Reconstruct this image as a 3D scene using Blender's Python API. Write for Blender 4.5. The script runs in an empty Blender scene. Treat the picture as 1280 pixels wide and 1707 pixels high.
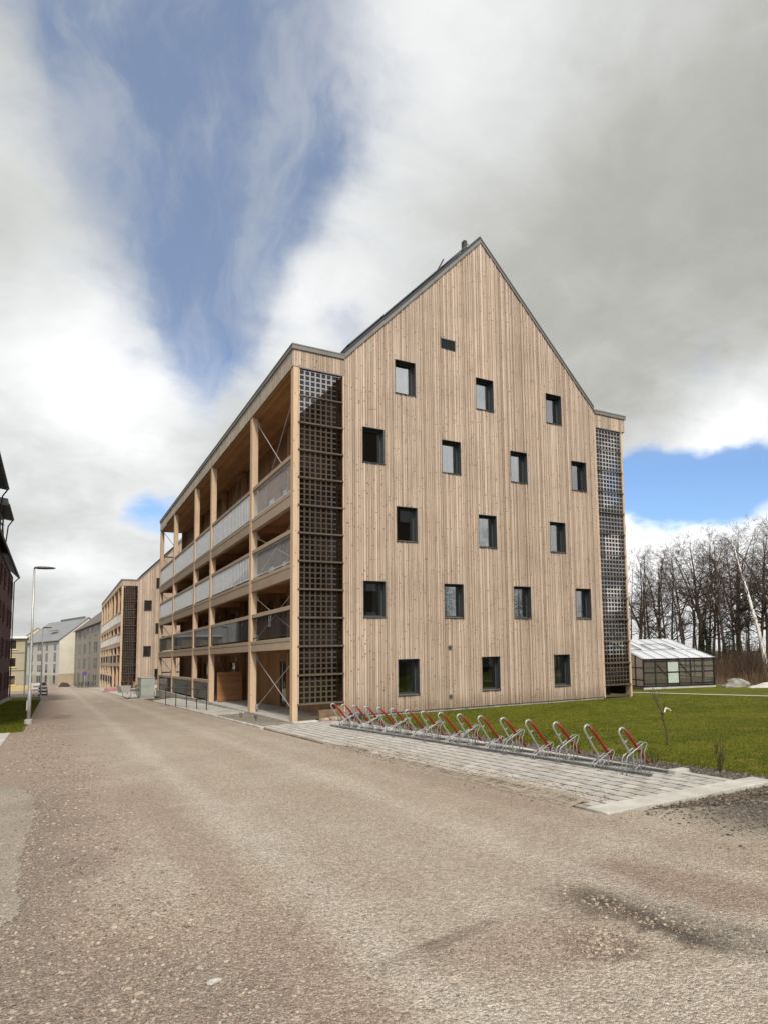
import bpy, math, random
import numpy as np
from mathutils import Vector, Matrix

random.seed(7)
rng = np.random.default_rng(11)
SC = bpy.context.scene
COL = SC.collection
R = math.radians

# ---------------------------------------------------------------- helpers
def zg(y):
    """height of the ground along the gently falling street"""
    if y < 75: return -0.015 * y
    if y < 165: return -1.125 - 0.0235 * (y - 75)
    return -3.24

def tag(o, label=None, cat=None, group=None, kind=None):
    if label: o['label'] = label
    if cat: o['category'] = cat
    if group: o['group'] = group
    if kind: o['kind'] = kind
    return o

def empty(name, loc=(0, 0, 0), rz=0.0):
    o = bpy.data.objects.new(name, None)
    COL.objects.link(o)
    o.location = loc
    o.rotation_euler = (0, 0, rz)
    o.empty_display_size = 0.2
    return o

def kids(o):
    return list(o.children)

def copy_tree(o, parent=None):
    c = o.copy()
    COL.objects.link(c)
    c.parent = parent
    for ch in kids(o):
        copy_tree(ch, c)
    return c

class MB:
    def __init__(s):
        s.v = []; s.f = []; s.m = []; s.t = []
    def add(s, vs, fs, m=0, t=0.5):
        n = len(s.v)
        s.v.extend(vs)
        for f in fs:
            s.f.append([i + n for i in f]); s.m.append(m); s.t.append(t)
        return s
    def quad(s, a, b, c, d, m=0, t=0.5):
        return s.add([a, b, c, d], [(0, 1, 2, 3)], m, t)
    def box(s, x0, x1, y0, y1, z0, z1, m=0, t=0.5):
        vs = [(x0, y0, z0), (x1, y0, z0), (x1, y1, z0), (x0, y1, z0), (x0, y0, z1), (x1, y0, z1), (x1, y1, z1), (x0, y1, z1)]
        fs = [(0, 3, 2, 1), (4, 5, 6, 7), (0, 1, 5, 4), (1, 2, 6, 5), (2, 3, 7, 6), (3, 0, 4, 7)]
        return s.add(vs, fs, m, t)
    def bbox(s, x0, x1, y0, y1, z0, z1, b=0.01, m=0, t=0.5):
        """box with chamfered upright edges and top edges"""
        p = [(x0 + b, y0), (x1 - b, y0), (x1, y0 + b), (x1, y1 - b), (x1 - b, y1), (x0 + b, y1), (x0, y1 - b), (x0, y0 + b)]
        cx, cy = (x0 + x1) / 2, (y0 + y1) / 2
        vs = [(x, y, z0) for x, y in p] + [(x, y, z1 - b) for x, y in p]
        q = [(cx + (x - cx) * (1 - 2 * b / max(x1 - x0, 1e-4)), cy + (y - cy) * (1 - 2 * b / max(y1 - y0, 1e-4)), z1) for x, y in p]
        vs += q
        fs = [tuple(range(7, -1, -1)), tuple(range(16, 24))]
        for k in range(8):
            j = (k + 1) % 8
            fs += [(k, j, 8 + j, 8 + k), (8 + k, 8 + j, 16 + j, 16 + k)]
        return s.add(vs, fs, m, t)
    def prism(s, poly, d0, d1, axis='y', m=0, t=0.5):
        """poly: list of 2-D points; extruded along axis from d0 to d1"""
        n = len(poly)
        if axis == 'y': f = lambda a, b, d: (a, d, b)
        elif axis == 'x': f = lambda a, b, d: (d, a, b)
        else: f = lambda a, b, d: (a, b, d)
        vs = [f(a, b, d0) for a, b in poly] + [f(a, b, d1) for a, b in poly]
        fs = [tuple(range(n)), tuple(range(2 * n - 1, n - 1, -1))]
        for k in range(n):
            j = (k + 1) % n
            fs.append((k, k + n, j + n, j))
        return s.add(vs, fs, m, t)
    def bar(s, a, b, w, h=None, m=0, t=0.5):
        """square bar between two points"""
        h = h or w
        a = Vector(a); b = Vector(b); d = (b - a)
        if d.length < 1e-6: return s
        d.normalize()
        up = Vector((0, 0, 1)) if abs(d.z) < 0.95 else Vector((1, 0, 0))
        u = d.cross(up).normalized(); w2 = u.cross(d).normalized()
        vs = []
        for p in (a, b):
            for su, sv in ((-1, -1), (1, -1), (1, 1), (-1, 1)):
                vs.append(tuple(p + u * su * w / 2 + w2 * sv * h / 2))
        return s.add(vs, [(0, 1, 2, 3), (7, 6, 5, 4), (0, 4, 5, 1), (1, 5, 6, 2), (2, 6, 7, 3), (3, 7, 4, 0)], m, t)
    def tube(s, pts, r, n=6, m=0, t=0.5, cap=True):
        pts = [Vector(p) for p in pts]
        rs = r if isinstance(r, (list, tuple)) else [r] * len(pts)
        d0 = (pts[1] - pts[0]).normalized()
        up = Vector((0, 0, 1)) if abs(d0.z) < 0.9 else Vector((1, 0, 0))
        u = d0.cross(up).normalized()
        vs = []
        for i, p in enumerate(pts):
            if i == 0: d = pts[1] - pts[0]
            elif i == len(pts) - 1: d = pts[-1] - pts[-2]
            else: d = (pts[i + 1] - pts[i]).normalized() + (pts[i] - pts[i - 1]).normalized()
            if d.length < 1e-9: d = d0.copy()
            d.normalize()
            u = (u - d * u.dot(d))
            if u.length < 1e-6: u = d.orthogonal()
            u.normalize(); w = d.cross(u)
            for k in range(n):
                a = 2 * math.pi * k / n
                vs.append(tuple(p + (u * math.cos(a) + w * math.sin(a)) * rs[i]))
        fs = []
        for i in range(len(pts) - 1):
            for k in range(n):
                j = (k + 1) % n
                fs.append((i * n + k, i * n + j, (i + 1) * n + j, (i + 1) * n + k))
        if cap:
            fs.append(tuple(range(n - 1, -1, -1)))
            fs.append(tuple(range((len(pts) - 1) * n, len(pts) * n)))
        return s.add(vs, fs, m, t)
    def lathe(s, prof, n=12, c=(0, 0), m=0, t=0.5):
        vs = []
        for r, z in prof:
            for k in range(n):
                a = 2 * math.pi * k / n
                vs.append((c[0] + r * math.cos(a), c[1] + r * math.sin(a), z))
        fs = []
        for i in range(len(prof) - 1):
            for k in range(n):
                j = (k + 1) % n
                fs.append((i * n + k, i * n + j, (i + 1) * n + j, (i + 1) * n + k))
        fs.append(tuple(range(n - 1, -1, -1)))
        fs.append(tuple(range((len(prof) - 1) * n, len(prof) * n)))
        return s.add(vs, fs, m, t)
    def build(s, name, mats, parent=None, smooth=False):
        me = bpy.data.meshes.new(name)
        me.from_pydata(s.v, [], s.f)
        if not isinstance(mats, (list, tuple)): mats = [mats]
        for m in mats: me.materials.append(m)
        me.polygons.foreach_set('material_index', s.m)
        at = me.attributes.new('tint', 'FLOAT', 'FACE')
        at.data.foreach_set('value', s.t)
        if smooth:
            me.polygons.foreach_set('use_smooth', [True] * len(s.f))
        me.update()
        o = bpy.data.objects.new(name, me)
        COL.objects.link(o)
        if parent: o.parent = parent
        return o

def np_mesh(name, V, F, mats, tint=None, smooth=False, parent=None):
    """V (n,3), F (m,k) arrays"""
    me = bpy.data.meshes.new(name)
    k = F.shape[1]
    me.vertices.add(len(V)); me.vertices.foreach_set('co', V.astype(np.float32).ravel())
    me.loops.add(F.size); me.loops.foreach_set('vertex_index', F.astype(np.int32).ravel())
    me.polygons.add(len(F))
    me.polygons.foreach_set('loop_start', np.arange(0, F.size, k, dtype=np.int32))
    me.polygons.foreach_set('loop_total', np.full(len(F), k, dtype=np.int32))
    me.polygons.foreach_set('use_smooth', np.full(len(F), smooth))
    if not isinstance(mats, (list, tuple)): mats = [mats]
    for m in mats: me.materials.append(m)
    at = me.attributes.new('tint', 'FLOAT', 'FACE')
    at.data.foreach_set('value', (tint if tint is not None else np.full(len(F), .5)).astype(np.float32))
    me.update(calc_edges=True)
    me.validate()
    o = bpy.data.objects.new(name, me)
    COL.objects.link(o)
    if parent: o.parent = parent
    return o

# ---------------------------------------------------------------- materials
class NT:
    def __init__(s, m):
        s.t = m.node_tree; s.n = s.t.nodes; s.l = s.t.links
    def new(s, typ, **kw):
        nd = s.n.new(typ)
        for k, v in kw.items(): setattr(nd, k, v)
        return nd
    def link(s, a, b): s.l.new(a, b)
    def val(s, sock, v):
        if hasattr(v, 'is_output') or isinstance(v, bpy.types.NodeSocket): s.link(v, sock)
        else: sock.default_value = v
    def math(s, op, a, b=0.0, c=None, clamp=False):
        nd = s.new('ShaderNodeMath', operation=op); nd.use_clamp = clamp
        s.val(nd.inputs[0], a); s.val(nd.inputs[1], b)
        if c is not None: s.val(nd.inputs[2], c)
        return nd.outputs[0]
    def vmath(s, op, a, b=None):
        nd = s.new('ShaderNodeVectorMath', operation=op)
        s.val(nd.inputs[0], a)
        if b is not None: s.val(nd.inputs[1], b)
        return nd
    def mix(s, f, a, b, blend='MIX'):
        nd = s.new('ShaderNodeMix', data_type='RGBA', blend_type=blend)
        s.val(nd.inputs[0], f)
        for sock, v in ((nd.inputs[6], a), (nd.inputs[7], b)):
            if isinstance(v, (tuple, list)): sock.default_value = (*v[:3], 1)
            else: s.val(sock, v)
        return nd.outputs[2]
    def noise(s, vec, scale, detail=3.0, rough=0.55, dist=0.0):
        nd = s.new('ShaderNodeTexNoise')
        if vec is not None: s.link(vec, nd.inputs['Vector'])
        nd.inputs['Scale'].default_value = scale
        nd.inputs['Detail'].default_value = detail
        nd.inputs['Roughness'].default_value = rough
        nd.inputs['Distortion'].default_value = dist
        return nd
    def voro(s, vec, scale, feature='F1', rnd=1.0):
        nd = s.new('ShaderNodeTexVoronoi', feature=feature)
        if vec is not None: s.link(vec, nd.inputs['Vector'])
        nd.inputs['Scale'].default_value = scale
        nd.inputs['Randomness'].default_value = rnd
        return nd
    def ramp(s, f, stops, interp='LINEAR'):
        nd = s.new('ShaderNodeValToRGB')
        nd.color_ramp.interpolation = interp
        e = nd.color_ramp.elements
        while len(e) < len(stops): e.new(0.5)
        for k, (p, c) in enumerate(stops):
            e[k].position = p
            e[k].color = (*c[:3], 1) if isinstance(c, (tuple, list)) else (c, c, c, 1)
        s.link(f, nd.inputs[0])
        return nd.outputs[0]
    def smooth(s, x, a, b):
        nd = s.new('ShaderNodeMapRange', interpolation_type='SMOOTHSTEP')
        s.val(nd.inputs[0], x)
        nd.inputs[1].default_value = a; nd.inputs[2].default_value = b
        return nd.outputs[0]

def base_mat(name):
    m = bpy.data.materials.new(name); m.use_nodes = True
    m.node_tree.nodes.clear()
    T = NT(m)
    out = T.new('ShaderNodeOutputMaterial')
    bs = T.new('ShaderNodeBsdfPrincipled')
    T.link(bs.outputs[0], out.inputs[0])
    return m, T, bs, out

def coords(T, kind='Object', scale=None, rot=None):
    tc = T.new('ShaderNodeTexCoord')
    v = tc.outputs[kind]
    if scale is not None or rot is not None:
        mp = T.new('ShaderNodeMapping')
        if scale is not None: mp.inputs['Scale'].default_value = scale
        if rot is not None: mp.inputs['Rotation'].default_value = rot
        T.link(v, mp.inputs['Vector']); v = mp.outputs[0]
    return v

def tint_of(T):
    a = T.new('ShaderNodeAttribute', attribute_name='tint')
    return a.outputs['Fac']

def bump(T, bs, h, strength=0.3, dist=0.01):
    b = T.new('ShaderNodeBump')
    b.inputs['Strength'].default_value = strength
    b.inputs['Distance'].default_value = dist
    T.link(h, b.inputs['Height']); T.link(b.outputs[0], bs.inputs['Normal'])

def wood(name, ca, cb, axis='z', tintamt=0.45, knots=0.7, rough=0.75, weather=None, wear=False):
    m, T, bs, out = base_mat(name)
    sc = {'x': (1.2, 38, 38), 'y': (38, 1.2, 38), 'z': (38, 38, 1.2)}[axis]
    t = tint_of(T)
    comb = T.new('ShaderNodeCombineXYZ')
    tt = T.math('MULTIPLY', t, 37.0)
    for k in range(3): T.link(tt, comb.inputs[k])
    v0 = coords(T, 'Object')
    v1 = T.vmath('MULTIPLY', v0, sc).outputs[0]
    v1 = T.vmath('ADD', v1, comb.outputs[0]).outputs[0]
    g = T.noise(v1, 1.0, 4, 0.6, 0.4).outputs[0]
    col = T.mix(T.smooth(g, 0.3, 0.7), ca, cb)
    # broad blotches
    n2 = T.noise(v0, 0.55, 3, 0.6).outputs[0]
    col = T.mix(T.math('MULTIPLY', T.smooth(n2, 0.35, 0.75), 0.3), col, tuple(c * 0.62 for c in ca))
    # every board has its own tone
    k = T.math('MULTIPLY_ADD', t, tintamt, 1 - tintamt * 0.5)
    cmb = T.new('ShaderNodeCombineColor')
    T.link(k, cmb.inputs[0]); T.link(T.math('POWER', k, 1.08), cmb.inputs[1]); T.link(T.math('POWER', k, 1.22), cmb.inputs[2])
    col = T.mix(1.0, col, cmb.outputs[0], 'MULTIPLY')
    if knots:
        ks = {'x': (3.4, 5.5, 5.5), 'y': (5.5, 3.4, 5.5), 'z': (5.5, 5.5, 4.6)}[axis]
        v2 = T.vmath('MULTIPLY', v0, ks).outputs[0]
        v2 = T.vmath('ADD', v2, comb.outputs[0]).outputs[0]
        vo = T.voro(v2, 1.0)
        kn = T.math('SUBTRACT', 1.0, T.smooth(vo.outputs['Distance'], 0.06, 0.20))
        col = T.mix(T.math('MULTIPLY', kn, knots), col, (0.10, 0.055, 0.03))
    if weather is not None:
        n3 = T.noise(T.vmath('MULTIPLY', v0, tuple(c * 0.12 for c in sc)).outputs[0], 1.0, 4, 0.65).outputs[0]
        col = T.mix(T.math('MULTIPLY', T.smooth(n3, 0.25, 0.75), weather[0]), col, weather[1])
    if wear:
        sp = T.new('ShaderNodeSeparateXYZ'); T.link(v0, sp.inputs[0]); z = sp.outputs[2]
        # butt joints, at another height on every board
        fr_ = T.math('FRACT', T.math('DIVIDE', T.math('ADD', z, T.math('MULTIPLY', t, 47.0)), 4.1))
        col = T.mix(T.math('MULTIPLY', T.math('LESS_THAN', fr_, 0.006), .75), col, (.07, .045, .03))
        # splash dirt along the base and rain streaks
        ns = T.noise(T.vmath('MULTIPLY', v0, (3.5, 3.5, .8)).outputs[0], 1.0, 6, .7).outputs[0]
        sd_ = T.math('MULTIPLY', T.math('SUBTRACT', 1.0, T.smooth(T.math('SUBTRACT', z, T.math('MULTIPLY', ns, .9)), -.35, .35)), .55)
        col = T.mix(sd_, col, (.17, .12, .085))
        n5 = T.noise(T.vmath('MULTIPLY', v0, (2.6, 2.6, .16)).outputs[0], 1.0, 5, .65).outputs[0]
        col = T.mix(T.math('MULTIPLY', T.smooth(n5, .54, .76), .30), col, (.25, .175, .12))
        n6 = T.noise(T.vmath('MULTIPLY', v0, (1.9, 1.9, .22)).outputs[0], 1.7, 5, .6).outputs[0]
        col = T.mix(T.math('MULTIPLY', T.smooth(n6, .55, .75), .35), col, (.62, .55, .47))
    T.link(col, bs.inputs['Base Color'])
    bs.inputs['Roughness'].default_value = rough
    bs.inputs['Specular IOR Level'].default_value = 0.25
    bump(T, bs, g, 0.35, 0.004)
    return m

def plain(name, col, rough=0.6, metal=0.0, var=0.25, scale=3.0, bumpamt=0.0, spec=0.4, tint=0.0, dirt=None):
    m, T, bs, out = base_mat(name)
    v = coords(T, 'Object')
    n = T.noise(v, scale, 5, 0.65).outputs[0]
    c = T.mix(T.smooth(n, 0.3, 0.7), tuple(x * (1 - var) for x in col), tuple(min(1, x * (1 + var * 0.6)) for x in col))
    if dirt:
        n2 = T.noise(v, dirt[2], 6, 0.7).outputs[0]
        c = T.mix(T.math('MULTIPLY', T.smooth(n2, 0.5, 0.7), dirt[1]), c, dirt[0])
    if tint:
        k = T.math('MULTIPLY_ADD', tint_of(T), tint, 1 - tint * 0.5)
        cmb = T.new('ShaderNodeCombineColor')
        for q in range(3): T.link(k, cmb.inputs[q])
        c = T.mix(1.0, c, cmb.outputs[0], 'MULTIPLY')
    T.link(c, bs.inputs['Base Color'])
    n3 = T.noise(v, scale * 6, 3, 0.6).outputs[0]
    T.link(T.math('MULTIPLY_ADD', n3, 0.25, rough - 0.12, clamp=True), bs.inputs['Roughness'])
    bs.inputs['Metallic'].default_value = metal
    bs.inputs['Specular IOR Level'].default_value = spec
    if bumpamt:
        n4 = T.noise(v, scale * 12, 4, 0.7).outputs[0]
        bump(T, bs, n4, bumpamt, 0.01)
    return m

def coated_glass(name, dark=(0.012, 0.012, 0.012), refl=0.3, rough=0.01, wav=0.015, fres=0.8):
    """opaque from outside: dark room behind a coated, strongly reflecting pane"""
    m, T, bs, out = base_mat(name)
    v = coords(T, 'Object')
    n = T.noise(v, 0.9, 2, 0.5).outputs[0]
    T.link(T.mix(T.smooth(n, 0.35, 0.7), tuple(c * 0.5 for c in dark), tuple(c * 2.2 for c in dark)), bs.inputs['Base Color'])
    bs.inputs['Roughness'].default_value = 0.6
    bs.inputs['Specular IOR Level'].default_value = 0.0
    gl = T.new('ShaderNodeBsdfGlossy'); gl.inputs['Roughness'].default_value = rough
    gl.inputs['Color'].default_value = (0.95, 0.97, 1, 1)
    bp = T.new('ShaderNodeBump'); bp.inputs['Strength'].default_value = wav; bp.inputs['Distance'].default_value = 0.05
    T.link(T.noise(v, 1.3, 1, 0.4).outputs[0], bp.inputs['Height']); T.link(bp.outputs[0], gl.inputs['Normal'])
    lw = T.new('ShaderNodeLayerWeight'); lw.inputs['Blend'].default_value = 0.35
    f = T.math('MULTIPLY_ADD', lw.outputs['Fresnel'], fres, refl, clamp=True)
    mx = T.new('ShaderNodeMixShader')
    T.link(f, mx.inputs[0]); T.link(bs.outputs[0], mx.inputs[1]); T.link(gl.outputs[0], mx.inputs[2])
    T.link(mx.outputs[0], out.inputs[0])
    return m

def clear_glass(name, tintc=(0.8, 0.85, 0.83), refl=0.06, blend=0.5, haze=0.0, hazec=(0.5, 0.5, 0.48)):
    m, T, bs, out = base_mat(name)
    tr = T.new('ShaderNodeBsdfTransparent'); tr.inputs[0].default_value = (*tintc, 1)
    gl = T.new('ShaderNodeBsdfGlossy'); gl.inputs['Roughness'].default_value = 0.02
    lw = T.new('ShaderNodeLayerWeight'); lw.inputs['Blend'].default_value = blend
    f = T.math('MULTIPLY_ADD', lw.outputs['Fresnel'], 1.0, refl, clamp=True)
    a = tr.outputs[0]
    if haze:
        T.link(T.mix(0.0, hazec, hazec), bs.inputs['Base Color']); bs.inputs['Roughness'].default_value = 0.7
        m1 = T.new('ShaderNodeMixShader'); m1.inputs[0].default_value = haze
        T.link(a, m1.inputs[1]); T.link(bs.outputs[0], m1.inputs[2]); a = m1.outputs[0]
    mx = T.new('ShaderNodeMixShader')
    T.link(f, mx.inputs[0]); T.link(a, mx.inputs[1]); T.link(gl.outputs[0], mx.inputs[2])
    T.link(mx.outputs[0], out.inputs[0])
    return m

M = {}
M['clad'] = wood('larch_cladding', (0.375, 0.282, 0.211), (0.480, 0.380, 0.302), 'z', 0.50, 0.95, wear=True)
M['clad_back'] = wood('cladding_underlay', (0.10, 0.06, 0.035), (0.14, 0.09, 0.05), 'z', 0.2, 0)
M['fascia'] = wood('weathered_fascia', (0.40, 0.33, 0.24), (0.48, 0.41, 0.31), 'z', 0.4, 0.5, weather=(0.6, (0.36, 0.33, 0.28)))
M['post'] = wood('timber_post', (0.50, 0.34, 0.21), (0.60, 0.43, 0.28), 'z', 0.25, 0.7, weather=(0.35, (0.40, 0.36, 0.30)))
M['beam'] = wood('timber_beam', (0.34, 0.25, 0.17), (0.42, 0.32, 0.225), 'y', 0.3, 0.6, weather=(0.6, (0.36, 0.31, 0.25)))
M['beamx'] = wood('timber_beam_across', (0.46, 0.33, 0.22), (0.54, 0.40, 0.27), 'x', 0.3, 0.6)
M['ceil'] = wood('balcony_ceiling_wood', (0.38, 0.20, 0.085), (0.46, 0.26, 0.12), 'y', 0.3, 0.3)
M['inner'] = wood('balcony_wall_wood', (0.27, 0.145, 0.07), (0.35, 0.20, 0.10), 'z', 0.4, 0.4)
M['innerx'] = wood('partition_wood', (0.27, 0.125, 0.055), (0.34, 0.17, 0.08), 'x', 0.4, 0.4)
M['darkwood'] = wood('dark_batten', (0.085, 0.065, 0.05), (0.13, 0.10, 0.075), 'x', 0.3, 0)
M['frame'] = plain('anthracite_metal', (0.045, 0.05, 0.055), 0.45, 0.0, 0.15, 2)
M['verge'] = plain('grey_flashing', (0.17, 0.165, 0.15), 0.5, 0.3, 0.15, 1.5)
M['roof'] = plain('dark_roof_metal', (0.035, 0.036, 0.038), 0.45, 0.2, 0.2, 1.2)
M['pv'] = coated_glass('roof_solar_glass', (0.008, 0.009, 0.014), 0.05)
M['pane'] = coated_glass('window_glass', (0.030, 0.026, 0.021), 0.26)
M['winglass'] = clear_glass('window_glass_clear', (0.62, 0.66, 0.64), 0.20, 0.35)
M['room'] = plain('room_wall', (.34, .29, .23), .9, 0, .15, 1)
M['curtain'] = plain('curtain_cloth', (.62, .60, .55), .9, 0, .1, 6)
M['leaf'] = plain('pot_leaf', (.05, .09, .03), .7, 0, .3, 8)
M['pane_far'] = coated_glass('far_window_glass', (0.03, 0.03, 0.03), 0.16)
M['cell'] = coated_glass('solar_cell', (0.009, 0.008, 0.008), 0.018, fres=0.12)
M['cellglass'] = clear_glass('solar_pane', (0.50, 0.45, 0.39), 0.16, 0.35, 0.16, (0.38, 0.31, 0.24))
M['railglass'] = clear_glass('railing_glass', (0.66, 0.69, 0.68), 0.06, 0.50)
M['railglass_sky_haze'] = clear_glass('railing_glass_sky_haze', (0.72, 0.75, 0.76), 0.08, 0.5, 0.5, (0.60, 0.61, 0.62))  # white haze paints mirrored sky into the glass of the upper storeys
M['railbar'] = plain('pale_railing_bar', (0.50, 0.51, 0.52), 0.45, 0.2, 0.15, 6)
M['ghglass'] = clear_glass('greenhouse_glass', (0.86, 0.88, 0.84), 0.05, 0.3, 0.10, (0.55, 0.54, 0.48))
M['ghroof'] = clear_glass('greenhouse_roof_glass', (0.85, 0.88, 0.9), 0.10, 0.35, 0.92, (0.86, 0.88, 0.92))
M['ghmilk'] = plain('milky_pane', (0.42, 0.48, 0.42), 0.4, 0, 0.15, 8)
M['steel'] = plain('galvanised_steel', (0.36, 0.37, 0.365), 0.42, 0.5, 0.2, 14)
M['rod'] = plain('tie_rod_steel', (0.42, 0.40, 0.37), 0.5, 0.4, 0.15, 5)
M['red'] = plain('red_bar_coating', (0.24, 0.008, 0.013), 0.45, 0, 0.35, 9, 0, .4, 0, ((.12, .03, .025), .5, 14))
M['blackmetal'] = plain('black_metal', (0.012, 0.012, 0.013), 0.5, 0.0, 0.2, 3)
M['darkrail'] = plain('dark_railing_metal', (0.045, 0.045, 0.045), 0.5, 0.2, 0.2, 3)
M['concrete'] = plain('concrete', (0.40, 0.385, 0.35), 0.85, 0, 0.2, 1.3, 0.25, 0.2, 0.2, ((0.22, 0.19, 0.15), 0.5, 0.8))
M['kerbstone'] = plain('pale_kerb', (0.46, 0.44, 0.395), 0.88, 0, 0.2, 2.0, 0.3, 0.2, 0.25, ((.27, .22, .17), .5, 1.3))
M['paver'] = plain('paving_stone', (0.39, 0.368, 0.335), 0.85, 0, 0.2, 5.0, 0.4, 0.2, 0.22, ((0.30, 0.24, 0.17), 0.45, 0.9))
M['joint'] = plain('joint_sand', (0.06, 0.05, 0.04), 0.95, 0, 0.3, 20, 0.3, 0.1)
M['lamp'] = plain('lamp_post_steel', (0.46, 0.47, 0.46), 0.45, 0.4, 0.15, 3)
M['lamphead'] = plain('lamp_head', (0.09, 0.085, 0.08), 0.5, 0.2, 0.2, 4)
M['stone'] = plain('boulder_stone', (0.25, 0.235, 0.205), 0.9, 0, 0.45, 2.2, 0.8, 0.2)
M['pale_stone'] = plain('pale_stone', (0.52, 0.49, 0.45), 0.9, 0, 0.4, 9, 0.9, 0.2)

# ---------------------------------------------------------------- ground materials
def blob(T, P, x, y, rx, ry, a=0.0):
    """soft elliptical patch: 1 in the middle, 0 outside (P: warped position)"""
    sub = T.vmath('SUBTRACT', P, (x, y, 0)).outputs[0]
    vr = T.new('ShaderNodeVectorRotate', rotation_type='Z_AXIS'); vr.inputs['Angle'].default_value = -a
    T.link(sub, vr.inputs['Vector'])
    sc = T.vmath('MULTIPLY', vr.outputs[0], (1 / rx, 1 / ry, 0)).outputs[0]
    ln = T.vmath('LENGTH', sc).outputs['Value']
    return T.math('SUBTRACT', 1.0, T.smooth(ln, 0.45, 1.15))

def gravel_material():
    m, T, bs, out = base_mat('gravel_road_surface')
    P = coords(T, 'Object')
    w = T.noise(P, 0.8, 4, 0.6)
    ws = T.vmath('SUBTRACT', w.outputs['Color'], (0.5, 0.5, 0.5)).outputs[0]
    PW = T.vmath('ADD', P, T.vmath('MULTIPLY', ws, (1.5, 2.4, 0)).outputs[0]).outputs[0]
    w2 = T.noise(P, 5.0, 4, 0.65)
    ws2 = T.vmath('SUBTRACT', w2.outputs['Color'], (0.5, 0.5, 0.5)).outputs[0]
    PW = T.vmath('ADD', PW, T.vmath('MULTIPLY', ws2, (0.35, 0.35, 0)).outputs[0]).outputs[0]
    PS = T.vmath('ADD', P, T.vmath('MULTIPLY', ws2, (0.32, 0.22, 0)).outputs[0]).outputs[0]
    PS = T.vmath('ADD', PS, T.vmath('MULTIPLY', ws, (0.5, 0.25, 0)).outputs[0]).outputs[0]
    tan = (0.425, 0.370, 0.300); pink = (0.32, 0.243, 0.195); dark = (0.062, 0.052, 0.043); pale = (0.53, 0.478, 0.405); grey = (0.25, 0.208, 0.168)
    n1 = T.noise(P, 0.35, 5, 0.62).outputs[0]
    col = T.mix(T.smooth(n1, 0.32, 0.72), tan, (0.37, 0.305, 0.235))
    n1b = T.noise(T.vmath('MULTIPLY', P, (1.0, 0.22, 1)).outputs[0], 0.9, 4, 0.6).outputs[0]
    col = T.mix(T.math('MULTIPLY', T.smooth(n1b, 0.5, 0.75), 0.55), col, (0.54, 0.465, 0.365))
    # the worn edge on the far side of the carriageway: reddish, then coarse grey
    sx = T.new('ShaderNodeSeparateXYZ'); T.link(PW, sx.inputs[0])
    edge = T.math('SUBTRACT', 1.0, T.smooth(sx.outputs[0], -7.0, -5.7))
    col = T.mix(T.math('MULTIPLY', edge, 0.75), col, pink)
    edge2 = T.math('SUBTRACT', 1.0, T.smooth(sx.outputs[0], -7.2, -6.4))
    near = T.math('SUBTRACT', 1.0, T.smooth(sx.outputs[1], -13, -8))
    col = T.mix(T.math('MULTIPLY', T.math('MULTIPLY', edge2, near), 0.9), col, grey)
    for args, c, k in (
        ((-6.35, -17.6, 0.5, 1.3), pale, 0.3),
        ((-5.75, -16.2, 0.32, 3.4), pink, 0.55), ((-5.75, -20.2, 0.4, 1.6), pink, 0.75), ((-6.6, -20.3, 0.8, 1.2), grey, 0.8), ((-5.9, -12.8, 0.5, 2.2), pink, 0.55),
        ((-2.72, -20.5, 0.5, 1.4, 0.24), (0.27, 0.19, 0.145), 0.75), ((-3.36, -20.9, 0.40, 1.15, 0.24), dark, 0.97), ((-3.0, -22.2, 0.35, 0.8, 0.3), dark, 0.85), ((-3.98, -21.05, 0.26, 0.34), dark, 0.95), ((-3.68, -21.0, 0.10, 0.35, 0.24), pale, 0.6), ((-4.2, -20.8, 0.8, 0.6), pink, 0.55),
        ((-4.75, -20.38, 0.62, 0.13, 0.2), (0.17, 0.135, 0.105), 0.7), ((-5.05, -20.6, 0.3, 0.22), (0.25, 0.2, 0.15), 0.5),
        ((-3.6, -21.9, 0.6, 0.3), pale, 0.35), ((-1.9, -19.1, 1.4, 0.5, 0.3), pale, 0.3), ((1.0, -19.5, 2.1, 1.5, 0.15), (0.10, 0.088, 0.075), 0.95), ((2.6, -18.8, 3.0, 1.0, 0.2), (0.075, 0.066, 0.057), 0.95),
        ((-1.75, -15.5, 0.35, 3.5), pink, 0.5), ((-6.6, 14.0, 0.5, 2.6), (0.2, 0.15, 0.11), 0.55), ((-3.2, 30.0, 0.12, 3.0, 1.2), dark, 0.5)):
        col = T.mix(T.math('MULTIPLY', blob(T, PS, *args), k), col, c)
    sxp = T.new('ShaderNodeSeparateXYZ'); T.link(PS, sxp.inputs[0])
    for xc_, hw_, c_, k_ in ((-5.15, .22, pale, .40), (-4.55, .16, (.36, .295, .225), .25), (-3.1, .24, pale, .36), (-3.75, .3, (.36, .295, .225), .25), (-2.5, .16, (.34, .275, .21), .3), (-1.75, .25, (.33, .26, .195), .35)):
        dd = T.math('ABSOLUTE', T.math('SUBTRACT', sxp.outputs[0], xc_))
        col = T.mix(T.math('MULTIPLY', T.math('SUBTRACT', 1.0, T.smooth(dd, hw_ * .2, hw_ * 1.4)), k_), col, c_)
    n9 = T.noise(P, 2.6, 6, .7).outputs[0]
    col = T.mix(T.math('MULTIPLY', T.smooth(n9, .5, .72), .2), col, (.27, .21, .155))
    # stone grain at three sizes
    v1 = T.voro(P, 95.0); v2 = T.voro(P, 38.0); v3 = T.voro(P, 210.0)
    def gray(c):
        s = T.new('ShaderNodeSeparateColor'); T.link(c, s.inputs[0]); return s.outputs[0]
    g = T.math('MULTIPLY_ADD', gray(v1.outputs['Color']), 0.75, 0.62)
    g2 = T.math('MULTIPLY_ADD', gray(v2.outputs['Color']), 0.42, 0.79)
    g3 = T.math('MULTIPLY_ADD', gray(v3.outputs['Color']), 0.5, 0.75)
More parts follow.
